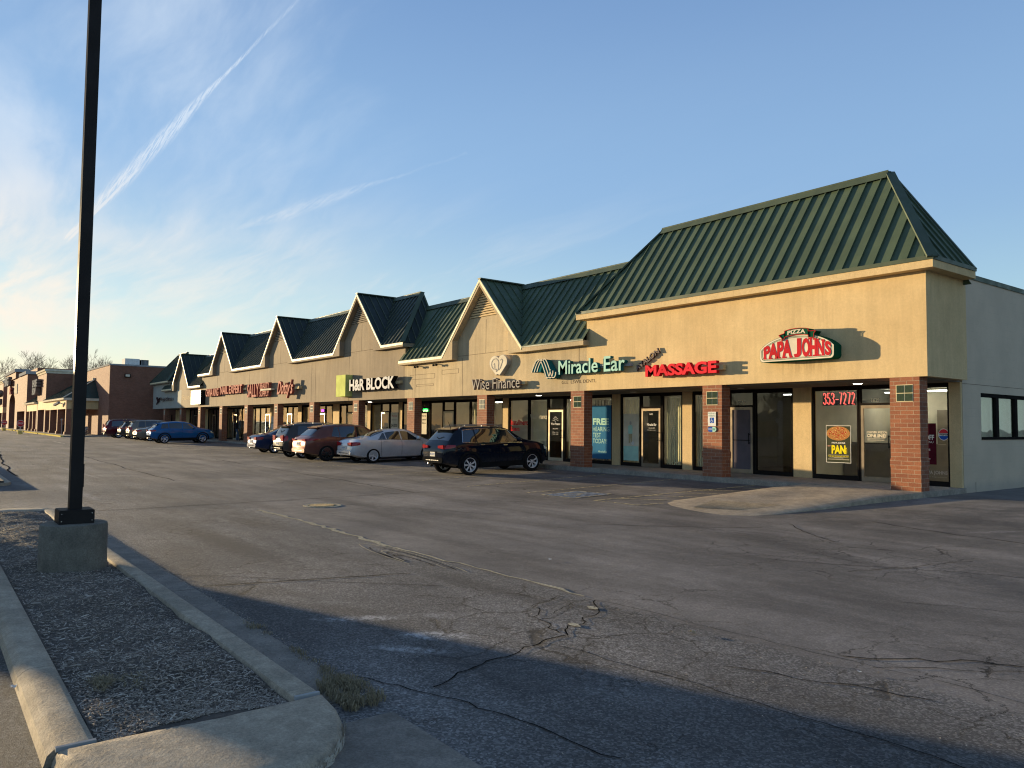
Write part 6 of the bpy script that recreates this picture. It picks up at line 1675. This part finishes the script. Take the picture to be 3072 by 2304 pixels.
# ------------------------------------------------------------------ brick store beyond the strip
def build_store():
    X0 = -78.5
    r = empty('brick_store', (-120, -3.8, 0), label='long red brick store with towers and green canopy roofs beyond the strip', cat='building')
    def Q(mb, n, mat, sm=False): return P_at(r, mb, n, mat, sm)
    m = MB(); m.box(-172, X0, -3.82, 40, -.4, 7.16); Q(m, 'store_wall', 'brick_far')
    m = MB(); m.box(-172, X0 + .06, -3.9, 40, 7.16, 7.32); Q(m, 'parapet_coping', 'lightgrey')
    m = MB()
    for i in range(26): z = 6.5 + (i % 2) * .0; m.box(X0, X0 + .012, -3.7 + i * .26, -3.62 + i * .26, 6.55, 6.95)
    Q(m, 'soldier_course', 'brick_far')
    m = MB(); m.box(X0, X0 + .12, -2.46, -1.9, 5.98, 6.34); c = Q(m, 'wall_lamp', 'frame')
    m = MB(); m.box(X0 + .121, X0 + .13, -2.38, -1.98, 6.05, 6.28); m.v = [(v[0] + 120, v[1] + 3.8, v[2]) for v in m.v]; m.build('lamp_lens', 'cream', c)
    m = MB(); m.box(X0 + .001, X0 + .03, 2.2, 2.3, .8, 2.2); Q(m, 'meter_box', 'black')
    def canopy(x0, x1, hipR, hipL):
        yf = -6.8; ye = -7.15; yw = -3.82
        m = MB(); m.box(x0 + .3, x1, yf, yf + .3, 2.70, 3.63)
        if hipR: m.box(x1 - .3, x1, yf + .3, yw, 2.70, 3.63)
        Q(m, 'canopy_fascia', 'stucco')
        m = MB(); m.prism([(ye, 3.68), (ye + .25, 3.60), (yw, 3.60), (yw, 3.86), (ye, 3.86)], 'x', x0, x1 + (.3 if hipR else 0)); Q(m, 'canopy_eave', 'cream')
        m = MB(); a = x1 + (.3 if hipR else 0); b = x1 - 2.6 if hipR else x1; l = x0 + (2.6 if hipL else 0)
        m.add([(x0, ye, 3.88), (a, ye, 3.88), (b, yw, 6.0), (l, yw, 6.0), (a, yw, 3.88), (x0, yw, 3.88)], [(0, 1, 2, 3), (1, 4, 2), (5, 0, 3)]); Q(m, 'canopy_roof', 'roof_dark')
        m = MB()
        x = x0 + .6
        while x < a - .3:
            t = 1.0
            if x > b: t = (a - x) / max(a - b, .01)
            if x < l: t = (x - x0) / max(l - x0, .01)
            m.bar((x, ye + .02, 3.90), (x, ye + .02 + (yw - ye) * t * .97, 3.90 + 2.12 * t * .97), .04, .05); x += .6
        Q(m, 'canopy_seams', 'roof_dark')
        if hipR: m = MB(); m.bar((a, ye, 3.9), (b, yw, 6.03), .14, .06); m.box(b - .3, b + .1, yw - .25, yw, 5.95, 6.2); Q(m, 'hip_cap', 'cream')
        x = x1 - .35; k = 0
        while x > x0 + .5:
            m = MB(); g = gz(x, -7) ; m.box(x - .3, x + .3, yf - .02, yf + .58, g, 3.61 if k == 0 and hipR else 2.698); m.box(x - .4, x + .4, yf - .12, yf + .68, g - .1, g + .42); Q(m, 'canopy_column', 'brick_far'); x -= 6.3 if hipR else 4.2; k += 1
    canopy(-101.9, -84.3, True, False); canopy(-123.4, -110.6, False, False)
    def tower(x0, x1, yf, zt, corn=.5, depth=12):
        # legs and lintel leave an opening in the street face
        m = MB(); w = x1 - x0
        m.box(x0, x1, yf + 1.0, yf + depth, -.4, zt - corn); m.box(x0, x1, yf, yf + 1.0, 3.9, zt - corn); m.box(x0, x0 + 1.1, yf, yf + 1.0, -.4, 2.8); m.box(x1 - 1.1, x1, yf, yf + 1.0, -.4, 2.8)
        Q(m, 'tower', 'brick_far')
        m = MB(); m.box(x0 + .02, x1 - .02, yf + .03, yf + .98, 2.801, 3.899); Q(m, 'tower_panel', 'stucco')
        m = MB(); m.box(x0 - .1, x1 + .1, yf - .1, yf + depth, zt - corn, zt - corn * .45); m.box(x0 - .25, x1 + .25, yf - .25, yf + depth + .1, zt - corn * .449, zt); Q(m, 'cornice', 'cream')
    tower(-110.6, -101.9, -6.8, 7.8)
    tower(-176.5, -166.0, -6.8, 8.9)
    # entrance block with the arch
    m = MB(); x0, x1 = -157.0, -124.0; xa, xb = -152.0, -141.5; cz = 4.2; rr = (xb - xa) / 2; xc = (xa + xb) / 2
    yf = -6.8
    arch = circ(xc, cz, rr, 1.7, 180, 0, 18)
    pts = [(x0, -.4), (xa, -.4)] + arch + [(xb, -.4), (xb + 4.0, -.4), (xb + 4.0, 2.8), (x1 - 2.2, 2.8), (x1 - 2.2, -.4), (x1, -.4), (x1, 8.2), (x0, 8.2)]
    m.prism(pts, 'y', yf, yf + 1.0); m.box(x0, x1, yf + 3, yf + 14, -.4, 8.199); m.box(x1 - .6, x1, yf + 1.0, yf + 3, -.4, 8.2); m.box(x0, x0 + .6, yf + 1, yf + 3, -.4, 8.2)
    Q(m, 'entrance_block', 'brick_far')
    m = MB(); m.box(-157.3, -138.5, yf - .3, yf + 14.2, 8.2, 9.2); Q(m, 'upper_block', 'brick_far')
    m = MB(); m.box(x1 - 10, x1 + .25, yf - .25, yf + 14, 8.2, 8.65); m.box(-157.6, -138.2, yf - .5, yf + 14.4, 9.2, 9.7); Q(m, 'cornice', 'lightgrey')
    m = MB(); m.box(x1 - 13, x1 + .0, yf + 1.2, yf + 14, 8.651, 9.2); Q(m, 'upper_block', 'brick_far')
    m = MB(); m.box(x1 - 8, x1 - .3, yf + .01, yf + .03, 2.85, 3.9); m.box(xb - 3.2, xb - .4, yf + 1.2, yf + 1.3, 0, 2.9); Q(m, 'tower_panel', 'cream')
    m = MB(); m.box(-142.3, -138.0, yf - .10, yf - .001, 5.7, 7.3); Q(m, 'blank_panel', 'cream')
    m = MB()
    for i in range(4): x = xb - 2.2 + i * .5; m.box(x, x + .09, yf + .5, yf + .6, 2.9, 5.6)
    Q(m, 'arch_mullions', 'cream')
    # far sidewalk with a yellow kerb
    m = MB()
    for i in range(16):
        a = -172 + i * 5.9; b = a + 5.88; m.box(a, min(b, X0 - .0), -7.75, -3.83, -.5, gz((a + b) / 2, -7) + .13)
    tag(m.build('store_sidewalk', 'concrete'), kind='structure')
    m = MB()
    for a, b in ((-96.5, -78.2), (-104, -97.5), (-112, -104.3), (-128, -113.5), (-150, -130)): 
        g = gz((a + b) / 2, -8); m.prism([(-8.02, -.4), (-8.0, g + .13), (-7.76, g + .15), (-7.76, -.4)], 'x', a, b)
    tag(m.build('yellow_kerb', 'curb_yellow'), kind='structure')
    s = empty('wall_sign', (-106.5, -6.9, 4.8), label='two rows of grey white letters on the nearer brick tower', cat='wall sign')
    P_at(s, text_mb('SHOE', -111.2, -106.4, 5.75, 6.75, -6.85, .55, .05), 'letters', ['lightgrey', 'wf_side']); P_at(s, text_mb('SHOW', -111.2, -107.2, 4.75, 5.70, -6.85, .55, .05), 'letters', ['lightgrey', 'wf_side'])
    s = empty('wall_sign', (-148, -6.9, 5.8), label='tall grey letters above the arch of the entrance block', cat='wall sign')
    P_at(s, text_mb('BIG', -153.0, -145.8, 7.2, 8.8, -7.15, .4, .05), 'letters', ['lightgrey', 'wf_side']); P_at(s, text_mb('R', -147.2, -144.6, 5.8, 7.0, -6.85, .4, .05), 'letters', ['pink', 'maroon_side'])
    s = empty('wall_sign', (-170, -6.9, 4.8), label='pale letters on the farthest brick tower at the picture edge', cat='wall sign')
    P_at(s, text_mb('GO', -174.5, -167.5, 5.9, 7.2, -6.85, .5, .05), 'letters', ['lightgrey', 'wf_side']); P_at(s, text_mb('IN', -173.5, -168.5, 4.4, 5.5, -6.85, .5, .05), 'letters', ['lightgrey', 'wf_side'])
    # rooftop air conditioner
    h = empty('air_conditioner', (-80.4, -1, 7.3), label='white rooftop air conditioner with a slatted grey end on the brick store roof', cat='air conditioner')
    m = MB(); m.box(-81.2, -79.6, -2.25, -.85, 7.325, 8.02); P_at(h, m, 'cabinet', 'white')
    m = MB(); m.box(-81.1, -79.7, -.70, .05, 7.325, 7.96, 0)
    for i in range(6): m.box(-79.699, -79.66, -.66 + i * .12, -.60 + i * .12, 7.38, 7.93, 1)
    P_at(h, m, 'coil_section', ['black', 'lightgrey'])
    # security camera under the canopy eave
    m = MB(); m.bar((-86.8, -7.2, 3.40), (-88.6, -7.4, 3.15), .25, .22); m.bar((-86.0, -6.85, 3.2), (-86.8, -7.2, 3.38), .07); tag(m.build('security_camera', 'lightgrey'), 'pale security camera on the canopy corner column', 'camera')
    def stop(x, y, gp_label):
        g = gz(x, y); s = empty('stop_sign', (x, y, g), label=gp_label, cat='road sign', group='portable stop signs before the brick store')
        m = MB(); m.prism([(x - .26, g - .02), (x + .26, g - .02), (x + .11, g + .42), (x - .11, g + .42)], 'y', y - .22, y + .22); P_at(s, m, 'sign_base', 'curb_yellow')
        m = MB(); m.box(x - .03, x + .03, y - .03, y + .03, g + .42, g + 1.0); P_at(s, m, 'sign_post', 'white')
        R = .40; o = [(y + R * math.cos(rad(22.5 + 45 * k)), g + 1.22 + R * math.sin(rad(22.5 + 45 * k))) for k in range(8)]
        o2 = [(y + (a - y) * .9, g + 1.22 + (b - g - 1.22) * .9) for a, b in o]
        m = MB(); m.prism(o, 'x', x + .035, x + .05); P_at(s, m, 'sign_edge', 'white'); m = MB(); m.prism(o2, 'x', x + .051, x + .055); P_at(s, m, 'sign_face', 'red')
        t = text_mb('STOP', -.28, .28, g + 1.12, g + 1.33, 0, 0, .02); t.v = [(x + .058, y + v[0], v[2]) for v in t.v]; P_at(s, t, 'lettering', 'white')
    stop(-95.5, -9.88, 'nearer red stop sign on a yellow wedge base by the yellow kerb')
    stop(-127.5, -9.15, 'farther red stop sign at the left edge of the picture')
    # goods stacked against the brick store and under its canopy
    q = Vector((-82.2, -4.9, 0))
    for k in range(9):
        a, b = k % 5, k // 5; x = -84.6 + a * .62 + b * .3; y = -5.1 - .12 * a; z0 = gz(x, y) + .13 + b * .42
        m = MB(); n = 10
        for j, (hh, sc) in enumerate(((0, .8), (.1, 1), (.3, 1), (.40, .7))):
            for i in range(n):
                t = i * 2 * math.pi / n; w = sc * (1 + .18 * math.sin(i * 5.1 + k + j * 2)); m.v.append((x + .34 * w * math.cos(t), y + .42 * w * math.sin(t), z0 + hh + .03 * math.sin(i * 3 + k)))
        for j in range(3):
            for i in range(n): i2 = (i + 1) % n; m.f.append([j * n + i, j * n + i2, (j + 1) * n + i2, (j + 1) * n + i]); m.m.append(0)
        m.f.append([30 + i for i in range(n)]); m.m.append(0)
        tag(m.build('wrapped_bag', 'plastic_wrap'), 'shiny plastic wrapped bag piled against the brick store wall', 'bag', 'wrapped bags piled by the brick store')
    m = MB(); x, y = -87.6, -6.4; g = gz(x, y) + .13
    m.lathe([(.0, g), (.28, g), (.30, g + .9), (.22, g + 1.0), (0, g + 1.05)], (x, y, 0), n=14); tag(m.build('waste_bin', 'black', smooth=40), 'dark waste bin under the green canopy between two brick columns', 'bin')
    m = MB(); x, y = -86.1, -6.95; g = gz(x, y) + .13
    m.tube([(x, y, g), (x, y, g + 1.5)], .04, 8); m.lathe([(0, g + 1.45), (.12, g + 1.5), (.12, g + 1.62), (0, g + 1.7)], (x, y, 0), n=10); tag(m.build('slim_post', 'lightgrey'), 'slim post with a pale round top beside the canopy corner column', 'post')
M_['plastic_wrap'] = plain('plastic_wrap', (.34, .34, .32), .15, .2, sc=9, var=.5, coat=1)
build_store()

# ------------------------------------------------------------------ bare trees
def make_tree_mesh(seed, H, levels=6, spread=.5, twig=.012):
    rn = random.Random(seed); m = MB(); fol = MB()
    def grow(p, d, L, r, lv):
        n = 3; pts = [p]; rs = [r]; q = p.copy(); dd = d.copy()
        for i in range(n):
            dd = (dd + Vector((rn.uniform(-1, 1), rn.uniform(-1, 1), rn.uniform(-.4, .7))) * .14).normalized()
            q = q + dd * (L / n); pts.append(q.copy()); rs.append(max(r * (1 - .35 * (i + 1) / n), twig))
        (m if lv == levels or lv == levels - 1 else fol).tube(pts, rs, 6 if lv > levels - 2 else 3, cap=False)
        if lv == 0: return
        k = rn.randint(2, 3) + (1 if lv in (levels, levels - 1) else 0) + (1 if lv <= 2 else 0)
        for i in range(k):
            a = rn.uniform(0, 6.283); t = rn.uniform(.35, 1.0) if i else 1.0
            base = pts[-1] if i == 0 else pts[1].lerp(pts[-1], t)
            s = Vector((math.cos(a), math.sin(a), 0)); nd = (dd + s * rn.uniform(.35, .35 + spread) + Vector((0, 0, .12))).normalized()
            grow(base, nd, L * rn.uniform(.62, .86), max(r * rn.uniform(.5, .68), twig), lv - 1)
    grow(Vector((0, 0, 0)), Vector((0, 0, 1)), H * .27, H * .012, levels)
    return m, fol
def tree(seed, x, y, H, label, group, levels=6, twig=.012, cat='tree'):
    g = gz(x, y); r = empty('bare_tree', (x, y, g - .1), label=label, cat=cat, group=group)
    m, f = make_tree_mesh(seed, H, levels, twig=twig); a = m.build('trunk', 'bark', r, True); b = f.build('crown', 'bark', r, True)
    return r
def tree_copy(src, x, y, s, rz, label):
    c = copy_tree(src); c.location = (x, y, gz(x, y) - .1); c.scale = (s, s, s); c.rotation_euler = (0, 0, rz); c['label'] = label; return c
G1 = 'bare winter trees behind the brick store'
t1 = tree(3, -235, 6, 24, 'tall bare tree rising behind the arched entrance block', G1, 6, .022)
t2 = tree(11, -222, 13, 24, 'broad bare tree with two stems above the nearer brick tower', G1, 6, .022)
tree_copy(t2, -228, 19.5, .98, 2.0, 'bare tree overlapping the broad two stemmed one on its right')
tree_copy(t1, -245, -4.5, 1.0, 1.0, 'bare tree cut by the left edge of the picture')
tree_copy(t1, -240, 22.5, .72, 2.6, 'low bare tree just left of the lamp pole')
tree_copy(t2, -250, 32, .74, 1.2, 'low bare tree half hidden by the lamp pole')
tree_copy(t2, -262, -8.5, .8, 4.0, 'low bare tree behind the farthest brick tower')
tree_copy(t1, -250, .5, .7, 5.0, 'thin bare tree between the farthest tower and the arched block')
G2 = 'bare trees across the road, seen reflected in the shop windows'
t3 = tree(21, -60, -82, 10.5, 'bare tree across the road, seen only as a reflection in the shop windows', G2, 5, .03)
for k in range(26):
    tree_copy(t3, -150 + k * 7.4 + R_.uniform(-2, 2), -84 + R_.uniform(-5, 5), R_.uniform(.62, 1.0), R_.uniform(0, 6), 'bare tree across the road, seen only as a reflection in the shop windows')
t4 = tree(5, 34, 6, 11, 'bare tree reflected in the side windows of the block wall', None, 6, .03)
# hedge line and houses across the road
for k, (x, w) in enumerate(((-120, 30), (-76, 26), (-34, 22), (4, 16))):
    h = empty('low_house', (x, -92, -.35), label='low house across the road, seen only as a dark reflection in the shop windows', cat='house', group='low houses across the road')
    m = MB(); m.box(x - w / 2, x + w / 2, -98, -90, -.35, 2.6); P_at(h, m, 'house_wall', 'brick_far')
    m = MB(); m.prism([(-99, 2.6), (-89, 2.6), (-94, 4.4)], 'x', x - w / 2 - .5, x + w / 2 + .5); P_at(h, m, 'house_roof', 'slate')
h = empty('clapboard_house', (36, 14, -.35), label='tan clapboard house reflected in the side windows of the block wall', cat='house')
m = MB(); m.box(32, 42, 9, 19, -.35, 3.2); m.prism([(9, 3.2), (19, 3.2), (14, 6.4)], 'x', 32.02, 41.9); P_at(h, m, 'house_wall', 'interior')
m = MB(); m.prism([(8.4, 2.9), (14, 6.5), (19.6, 2.9), (19.6, 3.15), (14, 6.8), (8.4, 3.15)], 'x', 31.5, 42.4); P_at(h, m, 'house_roof', 'slate')
m = MB(); m.box(31.95, 31.99, 10.5, 11.6, .8, 2.2); m.box(31.95, 31.99, 13.5, 14.6, .8, 2.2); P_at(h, m, 'house_window', 'black')

# ------------------------------------------------------------------ unseen box truck, added to cast the shadow across the near lane
def build_shadow_truck():
    a = math.atan2(SUN_TRAVEL.y, SUN_TRAVEL.x); cx, cy = -19.3, -24.15
    r = empty('added_box_truck', (cx, cy, -.35), a, 'unseen white box truck added left of the view to throw the long shadow over the lane', 'truck')
    m = MB(); m.box(-3.2, 2.6, -1.30, 1.30, 1.0, 3.6); m.build('cargo_box', 'white', r)
    m = MB(); m.prism([(2.7, .5), (4.6, .5), (4.6, 1.3), (4.2, 1.45), (3.8, 2.3), (2.7, 2.4)], 'y', -1.1, 1.1); m.build('cab', 'white', r, 30)
    m = MB(); m.box(-3.2, 4.4, -.5, .5, .45, .98); m.build('chassis', 'black', r)
    for x in (-2.0, 3.7):
        for s in (-1, 1): m = MB(); m.lathe([(0, -.14), (.45, -.14), (.47, 0), (.45, .14), (0, .14)], (x, s * 1.05, .47), ax='y', n=20); m.build('wheel', 'dark', r, 40)
build_shadow_truck()

# ------------------------------------------------------------------ person at the shop door
def build_person():
    x, y = -52.85, .9; g = 0.0
    S = [  # pos, radius, parent
        ((0, 0, .96), .13, -1), ((0, .01, 1.15), .135, 0), ((0, .02, 1.34), .155, 1), ((0, .02, 1.46), .085, 2), ((0, .04, 1.54), .062, 3), ((0, .06, 1.64), .095, 4), ((0, .06, 1.72), .075, 5),
        ((-.19, .0, 1.42), .072, 2), ((-.26, -.02, 1.18), .055, 7), ((-.27, .05, .95), .042, 8), ((-.27, .07, .87), .04, 9),
        ((.19, .0, 1.42), .072, 2), ((.27, .02, 1.18), .055, 11), ((.25, .12, .96), .042, 12), ((.25, .14, .88), .04, 13),
        ((-.09, 0, .90), .105, 0), ((-.11, .04, .50), .068, 15), ((-.12, -.02, .10), .048, 16), ((-.12, .10, .04), .042, 17),
        ((.09, 0, .90), .105, 0), ((.10, .12, .50), .068, 19), ((.10, .14, .10), .048, 20), ((.10, .26, .04), .042, 21)]
    me = D.meshes.new('p'); me.from_pydata([s[0] for s in S], [(s[2], i) for i, s in enumerate(S) if s[2] >= 0], [])
    o = D.objects.new('p', me); COL.objects.link(o)
    md = o.modifiers.new('s', 'SKIN'); o.modifiers.new('u', 'SUBSURF').levels = 2
    if not me.skin_vertices: me.attributes.new('skin', 'FLOAT', 'POINT') if False else None
    import bmesh
    bm = bmesh.new(); bm.from_mesh(me); ly = bm.verts.layers.skin.verify()
    for v, s in zip(bm.verts, S): v[ly].radius = (s[1], s[1] * .85); v[ly].use_root = (s[2] < 0)
    bm.to_mesh(me); bm.free()
    dg = bpy.context.evaluated_depsgraph_get(); dg.update()
    nm = D.meshes.new_from_object(o.evaluated_get(dg)); D.objects.remove(o)
    for k in ('jacket_black', 'jeans', 'skin', 'hair', 'black'): nm.materials.append(M_[k])
    for p in nm.polygons:
        c = p.center; i = 0
        if c.z < .93 and abs(c.x) < .22: i = 1
        if c.z < .07: i = 4
        if c.z > 1.52: i = 2
        if c.z > 1.60 and (c.y < .10 or c.z > 1.72): i = 3
        if c.z < .93 and abs(c.x) >= .22: i = 2
        p.material_index = i
    nm.polygons.foreach_set('use_smooth', [True] * len(nm.polygons))
    r = D.objects.new('person', nm); COL.objects.link(r); r.location = (x, y, g); r.rotation_euler = (0, 0, -.35)
    tag(r, 'person in a black jacket and blue jeans walking to a shop door, seen from behind', 'person')
    # fingers
    for s in (-1, 1):
        m = MB(); hx, hy, hz = s * .262 if s > 0 else -.27, .145 if s > 0 else .075, .86
        for k in range(4): m.tube([(hx + (k - 1.5) * .004, hy - .03 + k * .02, hz - .01), (hx, hy - .03 + k * .02, hz - .06 - .012 * (1.5 - abs(k - 1.5))), (hx - s * .015, hy - .025 + k * .02, hz - .10)], [.010, .009, .007], 5)
        m.tube([(hx, hy + .035, hz), (hx - s * .02, hy + .06, hz - .05)], [.011, .008], 5)
        m.build('fingers', 'skin', r, True)
for n_, c_ in (('jacket_black', (.018, .018, .020)), ('jeans', (.055, .085, .14)), ('skin', (.42, .24, .16)), ('hair', (.10, .08, .07))): M_[n_] = plain(n_, c_, .85)
build_person()

# ------------------------------------------------------------------ odds and ends on the paving
def small():
    x, y = -7.54, -11.72; g = gz(x, y)
    r = empty('manhole_cover', (x, y, g), label='round ribbed iron manhole cover in the middle of the lane', cat='manhole cover')
    m = MB(); m.lathe([(.0, .012), (.29, .012), (.30, .006), (.31, -.02)], (0, 0, 0), n=28)
    for k in range(9): q = -.24 + k * .06; hw = math.sqrt(.27 ** 2 - q * q); m.box(-hw, hw, q - .012, q + .012, .012, .020)
    m.build('lid', 'iron', r); m = MB(); m.lathe([(.315, .010), (.40, .012), (.42, .004)], (0, 0, 0), n=28); m.build('frame_ring', 'crumb', r)
    def scrap(x, y, s, label, mat='white', name='paper_scrap', cat='litter'):
        g = gz(x, y); m = MB(); n = 5
        for j in range(n):
            for i in range(n): m.v.append((x + s * (i / 4 - .5) + R_.uniform(-.1, .1) * s, y + s * .7 * (j / 4 - .5) + R_.uniform(-.1, .1) * s, g + .012 + R_.uniform(0, .25) * s))
        for j in range(n - 1):
            for i in range(n - 1): a = j * n + i; m.f.append([a, a + 1, a + n + 1, a + n]); m.m.append(0)
        tag(m.build(name, mat), label, cat)
    scrap(-31.5, -13.0, .14, 'white paper scrap lying in the lane right of the lamp pole')
    scrap(4.15, -13.35, .06, 'small curled leaf on the lane in front of the ramp', 'dry_grass', 'dead_leaf', 'leaf')
    scrap(2.35, -18.28, .05, 'white scrap beside the left kerb of the near island')
    scrap(5.6, -13.2, .03, 'tiny white scrap on the lane at lower right')
    scrap(.6, -12.0, .05, 'pale scrap on the lane below the dark navy car')
    scrap(3.35, -17.5, .04, 'pale chip of paper on the mulch near the nose')
M_['iron'] = plain('iron_cover', (.16, .14, .10), .7, .4, sc=20, var=.4)
small()
